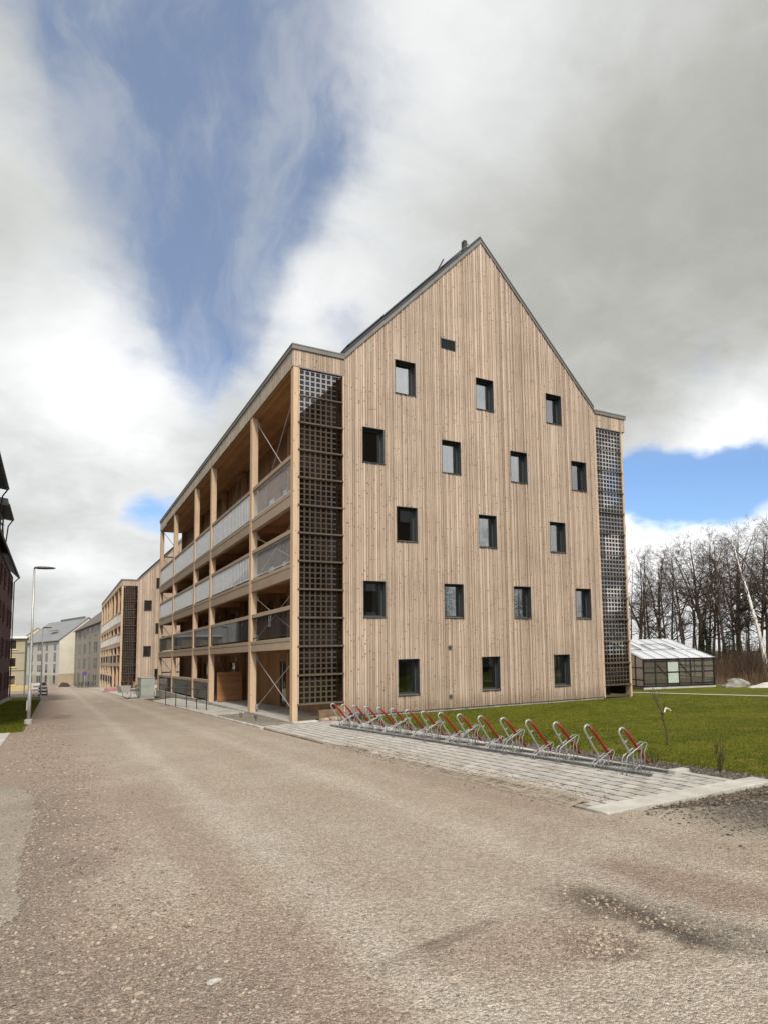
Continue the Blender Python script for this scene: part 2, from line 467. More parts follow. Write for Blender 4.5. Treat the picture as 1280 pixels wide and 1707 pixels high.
    gg = T.math('MULTIPLY', T.math('MULTIPLY', g, g2), g3)
    cmb = T.new('ShaderNodeCombineColor')
    for q in range(3): T.link(gg, cmb.inputs[q])
    col = T.mix(1.0, col, cmb.outputs[0], 'MULTIPLY')
    # dark pores between the stones
    e = T.voro(P, 95.0, 'DISTANCE_TO_EDGE')
    col = T.mix(T.math('MULTIPLY', T.math('SUBTRACT', 1.0, T.smooth(e.outputs['Distance'], 0.0, 0.16)), 0.5), col, (0.09, 0.07, 0.052))
    T.link(col, bs.inputs['Base Color'])
    bs.inputs['Roughness'].default_value = 0.92
    bs.inputs['Specular IOR Level'].default_value = 0.2
    h = T.math('ADD', T.math('MULTIPLY', v2.outputs['Distance'], -1.2), T.math('MULTIPLY', v1.outputs['Distance'], -0.6))
    h = T.math('ADD', h, T.math('MULTIPLY', T.noise(P, 9, 4, 0.7).outputs[0], 1.6))
    bump(T, bs, h, 0.8, 0.016)
    return m

M['gravel'] = gravel_material()

def soil_material(name, a, b, s=26.0, bumpd=0.03, greenish=None):
    m, T, bs, out = base_mat(name)
    P = coords(T, 'Object')
    n = T.noise(P, 0.6, 5, 0.65).outputs[0]
    col = T.mix(T.smooth(n, 0.3, 0.7), a, b)
    if greenish:
        n2 = T.noise(P, 0.22, 4, 0.6).outputs[0]
        col = T.mix(T.smooth(n2, 0.45, 0.62), col, greenish)
    v = T.voro(P, s)
    s1 = T.new('ShaderNodeSeparateColor'); T.link(v.outputs['Color'], s1.inputs[0])
    k = T.math('MULTIPLY_ADD', s1.outputs[0], 1.0, 0.5)
    cmb = T.new('ShaderNodeCombineColor')
    for q in range(3): T.link(k, cmb.inputs[q])
    col = T.mix(1.0, col, cmb.outputs[0], 'MULTIPLY')
    T.link(col, bs.inputs['Base Color']); bs.inputs['Roughness'].default_value = 0.95
    bs.inputs['Specular IOR Level'].default_value = 0.15
    bump(T, bs, T.math('ADD', v.outputs['Distance'], T.noise(P, 7, 4, 0.7).outputs[0]), 0.9, bumpd)
    return m
M['mulch'] = soil_material('dark_mulch', (0.06, 0.05, 0.042), (0.105, 0.09, 0.075), 24)
M['soil'] = soil_material('forest_soil', (0.11, 0.08, 0.055), (0.15, 0.115, 0.08), 6, 0.05)
M['bedgravel'] = soil_material('bed_gravel', (0.20, 0.18, 0.15), (0.28, 0.25, 0.21), 30)

def grass_material(name, a, b, c):
    m, T, bs, out = base_mat(name)
    P = coords(T, 'Object')
    n = T.noise(P, 0.35, 5, 0.65).outputs[0]
    n2 = T.noise(P, 2.2, 5, 0.7).outputs[0]
    n3 = T.noise(P, 38.0, 3, 0.7).outputs[0]
    col = T.mix(T.smooth(n, 0.3, 0.7), a, b)
    col = T.mix(T.math('MULTIPLY', T.smooth(n2, 0.47, 0.72), 0.75), col, c)
    k = T.math('MULTIPLY_ADD', n3, 0.9, 0.55)
    k = T.math('MULTIPLY', k, T.math('MULTIPLY_ADD', tint_of(T), 0.9, 0.55))
    cmb = T.new('ShaderNodeCombineColor')
    for q in range(3): T.link(k, cmb.inputs[q])
    col = T.mix(1.0, col, cmb.outputs[0], 'MULTIPLY')
    T.link(col, bs.inputs['Base Color']); bs.inputs['Roughness'].default_value = 0.85
    bs.inputs['Specular IOR Level'].default_value = 0.1
    bump(T, bs, n3, 0.8, 0.03)
    return m
M['grass'] = grass_material('lawn_grass', (0.064, 0.082, 0.006), (0.108, 0.114, 0.010), (0.185, 0.145, 0.032))

# ---------------------------------------------------------------- the ground
YB = [-90, -60, -40, -30, -26, -22, -18, -14, -10, -5, 0, 5, 10, 15, 20, 28, 38, 50, 60, 75, 95, 119, 140, 165, 200, 260, 400, 700]
def sheet(name, xl, xr, y0, y1, dz, mat, kind='structure', nx=1):
    """ground strip from y0 to y1; xl/xr numbers or functions of y"""
    f = lambda a, y: a(y) if callable(a) else a
    ys = sorted(set([y0, y1] + [y for y in YB if y0 < y < y1]))
    mb = MB()
    for a, b in zip(ys[:-1], ys[1:]):
        for k in range(nx):
            u0, u1 = k / nx, (k + 1) / nx
            X = lambda y, u: f(xl, y) * (1 - u) + f(xr, y) * u
            mb.quad((X(a, u0), a, zg(a) + dz), (X(a, u1), a, zg(a) + dz), (X(b, u1), b, zg(b) + dz), (X(b, u0), b, zg(b) + dz))
    o = mb.build(name, mat)
    tag(o, kind=kind)
    return o
sheet('ground', -700, 700, -90, 700, -0.03, M['soil'])
PAVL, PAVR = -1.38, 1.42            # paved cycle strip between road and planting bed
sheet('gravel_road', -30, lambda y: -1.45 if y > -18.2 else 6.0, -60, 75, 0.0, M['gravel'])
sheet('far_road', -30, 0.5, 75, 400, 0.0, M['gravel'])
sheet('planting_bed', PAVR + 0.02, 2.14, -18.2, -0.3, 0.004, M['mulch'])
YB += [round(-24 + .12 * k, 3) for k in range(200)]
sheet('lawn', lambda y: 2.13 + .06 * math.sin(y * 2.3) * math.sin(y * .9 + 1) + .03 * math.sin(y * 9), 18.72, -60, 0.0, 0.006, M['grass'])
YB = YB[:28]
sheet('far_lawn', 19.1, 26.6, -60, 9, 0.006, M['grass'])
sheet('garden_path', 18.72, 19.1, -60, 10, 0.012, M['kerbstone'])
sheet('side_lawn', 16.6, 18.72, 0.0, 60, 0.004, M['grass'])
sheet('verge_lawn', -10.2, -7.98, 5.0, 56, 0.006, M['grass'])
sheet('lawn_gravel', -10.9, -10.2, 5.0, 62, 0.006, M['bedgravel'])
sheet('side_path', -30, -8.27, -0.8, 5.0, 0.008, M['kerbstone'])
asp = MB(); yv_ = np.linspace(-18.9, -9.6, 240)
ax = lambda y: -7.27 - .035 * math.sin(y * 1.1) - .012 * math.sin(y * 5.1) + .03 * (math.sin(y * 37) * math.sin(y * 23.3 + 1) + .6 * math.sin(y * 91)) - (0 if y > -17.6 else .42 * (-17.6 - y) ** 1.5) - (0 if y < -11.5 else .1 * (y + 11.5) ** 2)
for a, b in zip(yv_[:-1], yv_[1:]): asp.quad((-30, a, zg(a) + .004), (ax(a), a, zg(a) + .004), (ax(b), b, zg(b) + .004), (-30, b, zg(b) + .004))
tag(asp.build('asphalt_patch', soil_material('old_asphalt', (0.235, 0.205, 0.165), (0.30, 0.262, 0.21), 120, 0.006)), kind='structure')
sheet('entrance_gravel_bed', -1.3, -0.02, -1.0, 7.3, 0.004, M['bedgravel'])

# concrete apron sloping up to the entrance slab
ap = MB()
for a, b in ((7.3, 12), (12, 20), (20, 28)):
    f = lambda y: min(0.0, -0.02 + 0 * y) if y < 12 else zg(y) + 0.02
    ap.quad((-1.34, a, zg(a) + 0.05), (-0.02, a, -0.02 if a < 10 else zg(a) * 0.6), (-0.02, b, zg(b) * 0.6), (-1.34, b, zg(b) + 0.05))
ap.quad((-1.34, 7.3, -.3), (-.02, 7.3, -.3), (-.02, 7.3, -.02), (-1.34, 7.3, zg(7.3) + .05)); ap.quad((-1.34, 7.3, zg(7.3) + .05), (-1.34, 28, zg(28) + .05), (-1.34, 28, zg(28) - .2), (-1.34, 7.3, -.4))
tag(ap.build('entrance_apron', M['concrete']), kind='structure')

# kerb line along the carriageway: separate stones
kb = MB()
y = -1.6
while y < 27:
    ln = 1.0
    kb.box(-1.47, -1.35, y + 0.006, y + ln - 0.006, zg(y) - 0.1, zg(y + .5) + 0.055, 0, random.random())
    y += ln
tag(kb.build('kerb', M['kerbstone']), kind='structure')

# paving of the bicycle strip
pv = MB()
pw, pl = 0.233, 0.36
nxp = int((PAVR - 0.11 - PAVL - 0.09) / pw)
pw = (PAVR - 0.11 - PAVL - 0.09) / nxp
for k in range(nxp):
    x0 = PAVL + 0.09 + k * pw
    y0 = -17.775
    first = True
    while y0 < -0.95:
        ln = pl * (.5 if first and k % 2 else 1.0); first = False
        z = zg(y0 + ln / 2) + 0.0195 + random.uniform(-0.0015, 0.0015)
        g = 0.0155 + random.uniform(0, 0.003)
        pv.bbox(x0 + g, x0 + pw - g, y0 + g, y0 + ln - g, z - 0.06, z, 0.003, 0, random.random())
        y0 += ln
tag(pv.build('paving_stones', M['paver']), kind='structure')
sheet('paving_joint_sand', PAVL, PAVR, -17.8, -0.85, 0.0155, M['joint'])
ke = MB()
x = PAVL - 0.05
while x < PAVR + 0.3:
    x1 = min(x + 0.7, PAVR + 0.4)
    z = zg(-18) + 0.026
    ke.bbox(x + .004, x1 - .004, -18.2, -17.78, z - .1, z, .006, 0, random.random()); x = x1
y = -17.76
while y < -2.5:
    z = zg(y) + 0.024
    ke.bbox(PAVR - 0.11, PAVR + 0.02, y + .004, y + .996, z - .1, z, .005, 0, random.random()); y += 1.0
tag(ke.build('paving_edge', M['kerbstone']), kind='structure')
kl = MB(); y = -17.76
while y < -1.8:
    z = zg(y) + 0.016
    kl.bbox(PAVL - 0.03, PAVL + 0.09, y + .004, y + .996, z - .1, z, .005, 0, random.random()); y += 1.0
tag(kl.build('road_side_edging', plain('dirty_edging', (.26, .22, .17), .9, 0, .35, 3, .3, .2, .3, ((.2, .16, .12), .6, 2))), kind='structure')
# sandy gravel driven onto the paving
sp_ = MB(); n = 150
ed = []
for k in range(n + 1):
    y = -17.55 + k * (9.8 / n); u = k / n
    wdt = (0.62 * math.sin(math.pi * min(1, u * 1.25 + .12)) ** .7 if u < .75 else .62 * max(0, (1 - u) / .25) ** .8 * .9)
    wdt *= .72 + .28 * math.sin(9 * u + 1) + .1 * math.sin(31 * u); wdt = max(.03, wdt + random.uniform(-.05, .05))
    ed.append((PAVL - .12, PAVL - .02 + wdt * .5, PAVL + wdt, y))
for (a0, a1, a2, ya), (b0, b1, b2, yb) in zip(ed[:-1], ed[1:]):
    A = lambda x, y, h: (x, y, zg(y) + h)
    sp_.quad(A(a0, ya, .004), A(a1, ya, .036 + random.uniform(0, .012)), A(b1, yb, .036), A(b0, yb, .004)); sp_.quad(A(a1, ya, .036), A(a2, ya, .014), A(b2, yb, .014), A(b1, yb, .036))
tag(sp_.build('gravel_spill', M['gravel']), 'brown gravel driven onto the edge of the paved strip', 'gravel', kind='stuff')

# loose stones ----------------------------------------------------------------
def ico():
    t = (1 + 5 ** .5) / 2
    v = np.array([(-1, t, 0), (1, t, 0), (-1, -t, 0), (1, -t, 0), (0, -1, t), (0, 1, t), (0, -1, -t), (0, 1, -t), (t, 0, -1), (t, 0, 1), (-t, 0, -1), (-t, 0, 1)], float)
    v /= np.linalg.norm(v[0])
    f = np.array([(0, 11, 5), (0, 5, 1), (0, 1, 7), (0, 7, 10), (0, 10, 11), (1, 5, 9), (5, 11, 4), (11, 10, 2), (10, 7, 6), (7, 1, 8), (3, 9, 4), (3, 4, 2), (3, 2, 6), (3, 6, 8), (3, 8, 9), (4, 9, 5), (2, 4, 11), (6, 2, 10), (8, 6, 7), (9, 8, 1)])
    return v, f
def stones(name, pts, sizes, mat, flat=0.6):
    v, f = ico(); n = len(pts)
    jit = rng.uniform(0.65, 1.3, (n, 12, 1))
    a = rng.uniform(0, 6.283, n); ca, sa = np.cos(a), np.sin(a)
    el = rng.uniform(0.65, 1.4, (n, 1))
    V = v[None] * jit * sizes[:, None, None]
    V[:, :, 0] *= el; V[:, :, 2] *= flat
    x = V[:, :, 0] * ca[:, None] - V[:, :, 1] * sa[:, None]
    yv = V[:, :, 0] * sa[:, None] + V[:, :, 1] * ca[:, None]
    V = np.stack([x, yv, V[:, :, 2]], 2) + pts[:, None, :]
    F = f[None] + (np.arange(n) * 12)[:, None, None]
    return np_mesh(name, V.reshape(-1, 3), F.reshape(-1, 3), mat, np.repeat(rng.random(n), 20))
def stone_mat(name, a, b, c):
    m, T, bs, out = base_mat(name)
    t = tint_of(T)
    col = T.ramp(t, [(0.0, a), (0.5, b), (1.0, c)])
    n = T.noise(coords(T, 'Object'), 90, 2, 0.6).outputs[0]
    col = T.mix(T.math('MULTIPLY', n, 0.4), col, (0.1, 0.08, 0.065))
    T.link(col, bs.inputs['Base Color']); bs.inputs['Roughness'].default_value = 0.9
    bs.inputs['Specular IOR Level'].default_value = 0.2
    return m
SM = stone_mat('loose_gravel_stone', (0.16, 0.12, 0.09), (0.29, 0.225, 0.17), (0.50, 0.43, 0.34))
SMD = stone_mat('dark_chipping', (0.05, 0.042, 0.036), (0.11, 0.095, 0.08), (0.27, 0.24, 0.20))
zgv = np.vectorize(zg)
P_, S_ = [], []
def scatter(n, gen, smin, smax, pw=3.0):
    p = gen(n); s = smin + (smax - smin) * rng.random(n) ** pw
    P_.append(np.column_stack([p, zgv(p[:, 1]) + s * 0.15])); S_.append(s)
# fine grit over the near road
scatter(26000, lambda n: np.column_stack([rng.uniform(-8.2, -0.2, n), -23.3 + 13 * rng.random(n) ** 1.6]), 0.002, 0.008)
# coarse gravel along the far edge of the road
scatter(9000, lambda n: np.column_stack([rng.normal(-6.75, 0.38, n), -22 + 15 * rng.random(n) ** 1.3]), 0.003, 0.022, 4)
scatter(9000, lambda n: np.column_stack([rng.normal(-6.3, 0.6, n), rng.uniform(-22, -18, n)]), 0.003, 0.014, 3.5)
scatter(2500, lambda n: np.column_stack([rng.normal(-7.3, 0.4, n), rng.uniform(-8, 9, n)]), 0.006, 0.03, 3)
scatter(2600, lambda n: np.column_stack([rng.normal(-7.33, 0.16, n), rng.uniform(-18.9, -9.6, n)]), 0.003, 0.016, 3)
# stones in the hollows
scatter(700, lambda n: np.column_stack([rng.normal(-3.98, 0.13, n), rng.normal(-21.05, 0.13, n)]), 0.005, 0.016, 2)
def hollow(n):
    y = rng.uniform(-22.2, -19.95, n)
    return np.column_stack([-3.36 - .24 * (y + 20.9) + rng.normal(0, .17, n), y])
scatter(900, hollow, 0.004, 0.017, 2.2)
scatter(1200, lambda n: np.column_stack([rng.normal(-4.3, 0.5, n), rng.normal(-20.8, 0.3, n)]), 0.003, 0.012, 2)
# spill on the paving edge
scatter(5200, lambda n: np.column_stack([rng.normal(-1.05, 0.25, n), rng.uniform(-17.6, -8, n)]), 0.004, 0.018, 2.5)
P_ = [p if i != len(P_) - 1 else p + np.array([0, 0, .018]) for i, p in enumerate(P_)]
tag(stones('loose_gravel', np.concatenate(P_), np.concatenate(S_), SM), 'loose sandy gravel stones strewn over the unpaved road', 'gravel', kind='stuff')
P_, S_ = [], []
scatter(7000, lambda n: np.column_stack([rng.uniform(PAVR + .05, 2.2, n), rng.uniform(-18.2, -1, n)]), 0.006, 0.03, 2.5)
scatter(16000, lambda n: np.column_stack([rng.uniform(-1.6, 6.5, n), -18.25 - 2.6 * rng.random(n)]), 0.005, 0.024, 2.5)
q = np.concatenate(P_); s = np.concatenate(S_)
keep = (q[:, 1] > -18.2) | (rng.random(len(q)) < np.clip((q[:, 0] + 1.3) / 1.2, 0.03, 1))
tag(stones('dark_chippings', q[keep], s[keep], SMD), 'dark crushed stone chippings beside the paved strip', 'gravel', kind='stuff')

# grass blades ----------------------------------------------------------------
def blades(name, n, gen, hmin, hmax, label, w=0.012):
    p = gen(n); m = len(p)
    h = rng.uniform(hmin, hmax, m); a = rng.uniform(0, 6.283, m)
    lean = rng.normal(0, 0.5, (m, 2)) * h[:, None]
    dx = np.column_stack([np.cos(a), np.sin(a)]) * w
    z = zgv(p[:, 1])
    V = np.zeros((m, 3, 3))
    V[:, 0, :2] = p - dx; V[:, 1, :2] = p + dx; V[:, 2, :2] = p + lean
    V[:, 0, 2] = z; V[:, 1, 2] = z; V[:, 2, 2] = z + h
    F = np.arange(m * 3).reshape(-1, 3)
    o = np_mesh(name, V.reshape(-1, 3), F, M['grass'], rng.random(m))
    return tag(o, label, 'grass', kind='stuff')
def lawn_pts(n):
    u = rng.random(n)
    x = 2.08 + 16.5 * u ** 1.5
    return np.column_stack([x + rng.normal(0, .07, n), rng.uniform(-24, -0.05, n)])
blades('lawn_grass', 150000, lawn_pts, 0.012, 0.04, 'short green lawn grass between the cycle stands and the gable')
blades('verge_grass', 25000, lambda n: np.column_stack([rng.uniform(-10.2, -7.9, n), rng.uniform(5, 45, n)]), 0.02, 0.07, 'green grass verge at the foot of the street lamp')

# ---------------------------------------------------------------- timber apartment building
W, B, HE, HA, ST = 16.32, 1.93, 13.81, 20.46, 3.0
WW, WH, Z1 = 0.89, 1.367, 2.10
ODD = (4.017, 7.758, 11.483); EVEN = (2.635, 6.068, 9.446, 12.847)
def roofz(x):
    xc = W / 2
    return HE + (HA - HE) * (1 - abs(x - xc) / (xc - B))
def window_list():
    o = []
    for r in range(5):
        zt = Z1 + ST * r
        for x in (ODD if r % 2 == 0 else EVEN):
            o.append((x, x + WW, zt - WH, zt))
    return o
VENT = (6.09, 6.80, 15.02, 15.49)
def board_wall(mb, under, x0, x1, zb, ztop, holes, y, sgn=-1, thick=0.022, widths=(0.048, 0.07, 0.095), gap=0.014, flat=False):
    """upright boards of random width; holes are cut out; ztop is a function of x"""
    x = x0
    while x < x1 - 1e-4:
        w = min(random.choice(widths), x1 - x)
        if x1 - (x + w) < 0.04: w = x1 - x
        tint = random.random(); d = 0 if flat else random.choice((0.0, 0.0, 0.012, 0.022))
        cuts = sorted(set([x, x + w] + [h[k] for h in holes for k in (0, 1) if x < h[k] < x + w]))
        for a, b in zip(cuts[:-1], cuts[1:]):
            mid = (a + b) / 2
            hs = sorted([(h[2], h[3]) for h in holes if h[0] < mid < h[1]])
            z = zb; segs = []
            for h0, h1 in hs:
                if h0 > z: segs.append((z, h0, False))
                z = max(z, h1)
            segs.append((z, None, True))
            aa = a + gap / 2 if a == x else a
            bb = b - gap / 2 if b == x + w else b
            for s0, s1, top in segs:
                t0, t1 = (ztop(a), ztop(b)) if top else (s1, s1)
                for (m_, xa, xb, ya, yb, u0, u1) in ((mb, aa, bb, y - thick - d, y, ztop(aa) if top else s1, ztop(bb) if top else s1), (under, a, b, y + 0.001, y + 0.10, t0, t1)):
                    m_.prism([(xa, s0), (xb, s0), (xb, u1), (xa, u0)], ya, yb, 'y', 0, tint)
        x += w

def timber_building(name, loc, L, posts, label, seed, foot=lambda y: 0.0):
    random.seed(seed)
    root = empty(name, loc)
    tag(root, label, 'apartment building', 'timber apartment buildings')
    wins = window_list()
    holes = wins + [VENT]
    # gable wall
    mb, un = MB(), MB()
    board_wall(mb, un, B, W - B, 0.10, lambda x: roofz(x) - 0.05, holes, 0.0)
    g = mb.build('gable_wall', M['clad'], root)
    un.build('wall_underlay', M['clad_back'], g)
    # plinth
    MB().box(B + .02, W - B - .02, 0.03, L - 0.03, -1.2, 0.085).build('plinth', M['concrete'], root)
    # rear gable and long walls
    MB().prism([(B, 0.1), (W - B, 0.1), (W - B, HE), (W / 2, HA - .08), (B, HE)], L - 0.12, L).build('rear_gable_wall', M['clad'], root)
    MB().box(W - B - .12, W - B, 0.12, L - 0.13, 0.1, HE).build('garden_wall', M['clad'], root)
    # windows
    for (x0, x1, z0, z1) in wins:
        f = MB(); dp = 0.31; t = 0.012
        f.box(x0 - .004, x0 + t, -0.05, dp, z0, z1); f.box(x1 - t, x1 + .004, -0.05, dp, z0, z1)
        f.box(x0 + t, x1 - t, -0.05, dp, z1 - t, z1 + .004)
        fo = f.build('window', M['frame'], root)
        fr = MB(); w = 0.075
        fr.box(x0 + t, x0 + w, dp - .055, dp + .02, z0, z1 - t); fr.box(x1 - w, x1 - t, dp - .055, dp + .02, z0, z1 - t)
        fr.box(x0 + w, x1 - w, dp - .055, dp + .02, z0, z0 + w); fr.box(x0 + w, x1 - w, dp - .055, dp + .02, z1 - w - .01, z1 - t)
        fr.build('frame', M['frame'], fo)
        MB().box(x0 + w, x1 - w, dp - .02, dp, z0 + w, z1 - w - .01).build('pane', M['winglass'], fo)
        rm = MB(); X0, X1, Y0, Y1, Z0, Z1 = x0 - .5, x1 + .5, dp + .021, dp + 1.9, z0 - .5, z1 + .35
        rm.quad((X0, Y0, Z0), (X0, Y1, Z0), (X0, Y1, Z1), (X0, Y0, Z1)); rm.quad((X1, Y0, Z0), (X1, Y0, Z1), (X1, Y1, Z1), (X1, Y1, Z0)); rm.quad((X0, Y1, Z0), (X1, Y1, Z0), (X1, Y1, Z1), (X0, Y1, Z1))
        rm.quad((X0, Y0, Z1), (X0, Y1, Z1), (X1, Y1, Z1), (X1, Y0, Z1)); rm.quad((X0, Y0, Z0), (X1, Y0, Z0), (X1, Y1, Z0), (X0, Y1, Z0))
        rm.build('room_niche', M['room'], fo)
        wi = len([c for c in root.children if c.name.startswith('window')])
        if wi % 3 != 2:
            cu = MB(); sgn = 1; xx = x1 - .10; pts_ = []
            for q in range(10): pts_.append((xx - q * .028, dp + .09 + (.018 if q % 2 else 0)))
            for (xa_, ya_), (xb_, yb_) in zip(pts_[:-1], pts_[1:]): cu.quad((xa_, ya_, z0 - .2), (xb_, yb_, z0 - .2), (xb_, yb_, z1 - .02), (xa_, ya_, z1 - .02))
            cu.build('curtain', M['curtain'], fo)
        if wi % 4 == 2:
            bd_ = MB()
            for q in range(6): bd_.box(x0 + .08, x1 - .08, dp + .04, dp + .06, z1 - .12 - q * .06, z1 - .07 - q * .06)
            bd_.build('blind', M['curtain'], fo)
        if z0 < 1.5 or wi % 5 == 0:
            po = MB(); cx_ = x0 + .33; po.lathe([(.07, z0 + .075), (.09, z0 + .22)], 10, (cx_, dp + .15))
            for q in range(14):
                a_ = q * 2.4; po.bar((cx_, dp + .15, z0 + .2), (cx_ + .14 * math.cos(a_), dp + .15 + .1 * math.sin(a_), z0 + .32 + .02 * q), .035, .006, 1)
            po.build('potted_plant', [M['concrete'], M['leaf']], fo)
        MB().prism([(-0.075, z0 - .035), (-0.075, z0 - .012), (dp - .056, z0 + .025), (dp - .056, z0 - .035)], x0 - .015, x1 + .015, 'x').build('sill', M['frame'], fo)
    # attic vent
    v = MB(); x0, x1, z0, z1 = VENT
    v.box(x0, x1, 0.03, 0.05, z0, z1)
    for k in range(9):
        z = z0 + (k + .3) * (z1 - z0) / 9
        v.prism([(-0.02, z), (0.025, z + .035), (0.025, z + .045), (-0.02, z + .01)], x0 + .03, x1 - .03, 'x')
    for a, b, c, d in ((x0, x1, z0, z0 + .03), (x0, x1, z1 - .03, z1), (x0, x0 + .03, z0 + .03, z1 - .03), (x1 - .03, x1, z0 + .03, z1 - .03)):
        v.box(a, b, -0.035, 0.028, c, d)
    v.build('vent_grille', M['frame'], root)
    for z, r in ((2.53, 0.075), (0.58, 0.065)):
        q = MB(); q.tube([(6.265, -0.11, z), (6.265, 0.02, z)], r, 14)
        q.tube([(6.265, -0.125, z), (6.265, -0.108, z)], r * 0.7, 14)
        q.build('wall_outlet', M['lamphead'], root)
    # roof
    xc = W / 2
    sl = (HA - HE) / (xc - B)
    r = MB()
    for s in (-1, 1):
        xe = xc + s * (xc - B + 0.0)
        a = [(xc, HA + .02), (xe, HE + .02), (xe, HE + .20), (xc, HA + .20)]
        if s > 0: a = a[::-1]
        r.prism(a, -0.02, L + .05, 'y')
    rf = r.build('roof', M['roof'], root)
    vg = MB()
    for s in (-1, 1):
        xe = xc + s * (xc - B)
        k = 0.17 if s < 0 else 0.10
        a = [(xc, HA - .13), (xe, HE - .13), (xe, HE - .13 + k), (xc, HA - .13 + k)]
        if s > 0: a = a[::-1]
        vg.prism(a, -0.085, -0.021, 'y')
    vg.build('verge_trim', M['verge'], rf)
    # roof solar panels on the street side
    nr, nc = 4, max(6, int(L / 1.9))
    nx_, nz_ = -sl / math.hypot(1, sl), 1 / math.hypot(1, sl)
    for i in range(nr):
        u0, u1 = 0.06 + i * 0.225, 0.06 + i * 0.225 + 0.215
        p = MB()
        for j in range(nc):
            y0 = 0.35 + j * (L - 0.9) / nc; y1 = y0 + (L - 0.9) / nc - 0.03
            P = []
            for u in (u0, u1):
                x_ = B + u * (xc - B); z_ = HE + .20 + u * (HA - HE)
                P.append((x_, z_))
            q = [(P[0][0] + nx_ * .06, P[0][1] + nz_ * .06), (P[1][0] + nx_ * .06, P[1][1] + nz_ * .06), (P[1][0] + nx_ * .10, P[1][1] + nz_ * .10), (P[0][0] + nx_ * .10, P[0][1] + nz_ * .10)]
            p.prism(q, y0, y1, 'y')
        p.build('roof_solar_panel', M['pv'], rf)
    st = MB()
    st.box(xc - .14, xc + .02, 1.15, 1.4, HA + .1, HA + 0.62)
    st.build('vent_stack', M['roof'], rf)
    hk = MB(); hk.bar((6.35, .8, roofz(6.35) + .25), (6.75, .8, roofz(6.75) + .62), .05)
    hk.build('roof_hook', M['roof'], rf)
    # flat balcony roofs with their fascia
    for side in (0, 1):
        X = (lambda x: x) if side == 0 else (lambda x: W - x)
        def bx(mb_, xa, xb, *a):
            xa, xb = sorted((X(xa), X(xb))); return mb_.box(xa, xb, *a)
        c = MB(); bx(c, -0.07, B - .003, -0.075, L + .03, HE - .18, HE); bx(c, -0.085, B - .003, -0.09, L + .04, HE - .03, HE + .015)
        cap = c.build('balcony_roof', M['verge'], root)
        fm, fu = MB(), MB()
        xa, xb = sorted((X(0.0), X(B)))
        board_wall(fm, fu, xa, xb, 12.99, lambda x: HE - .182, [], 0.0, flat=True)
        fo = fm.build('front_fascia', M['clad'], cap); fu.build('fascia_underlay', M['clad_back'], fo)
        ls = MB(); y = 0.0
        while y < L - .05:
            w = random.choice((.095, .12, .145)); y1 = min(y + w, L)
            d = random.choice((0, 0, .006))
            bx(ls, -0.024 - d, 0.02, y + .004, y1 - .004, 12.99, HE - .182); ls.t[-6:] = [random.random()] * 6
            y = y1
        ls.build('side_fascia', M['fascia'], cap)
        cl = MB(); k = 0.03
        while k < B - .02:
            k1 = min(k + .14, B - .005)
            bx(cl, k + .003, k1 - .003, 0.101, L, 12.93, 12.985); cl.t[-6:] = [random.random()] * 6
            k = k1
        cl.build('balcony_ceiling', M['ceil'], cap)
    # ---- balconies on the street side
    LV = ((2.57, 3.00), (5.14, 5.67), (7.81, 8.34))
    for i, py in enumerate(posts):
        p = MB(); t = random.random()
        zfoot = foot(py)
        p.bbox(0.0, 0.26 if i else .19, py, py + (.40 if i else .34), zfoot, 12.988, 0.012, 0, t)
        pr = p.build('post', M['post'], root)
        sh = MB(); sh.box(0.04, 0.2, py + .05, py + .3, zfoot - .5, zfoot - .001)
        sh.build('post_shoe', M['frame'], pr)
        MB().bbox(B - .32, B - .06, py + .05, py + .31, zfoot, 12.90, 0.01, 0, random.random()).build('inner_post', M['inner'], root)
    for z0, z1 in LV:
        for (a, b) in zip(posts[:-1], posts[1:]):
            bm = MB(); ya, yb = a + (.40 if a else .34) + .004, b - .004
            bm.bbox(0.012, 0.20, ya, yb, z0, z1 - .14, .008, 0, random.random())
            bm.bbox(0.0, 0.215, ya, yb, z1 - .135, z1, .008, 0, random.random())
            bm.build('balcony_beam', M['beam'], root)
        sl_ = MB()
        sl_.box(0.222, B - .005, .06, L, z1 - .16, z1 - .02)
        fl = sl_.build('balcony_floor', M['beam'], root)
        cc = MB(); k = 0.225
        while k < B - .02:
            k1 = min(k + .14, B - .006)
            cc.box(k + .003, k1 - .003, .06, L, z1 - .215, z1 - .165, 0, random.random()); k = k1
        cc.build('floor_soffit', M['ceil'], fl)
        for py in posts[1:]:
            MB().box(0.262, B - .34, py + .08, py + .28, z1 - .50, z1 - .22, 0, random.random()).build('cross_beam', M['ceil'], fl)
    # railings
    HR = {0: (0.10, 1.18), 1: (3.08, 4.16), 2: (5.75, 6.96), 3: (8.42, 9.76)}
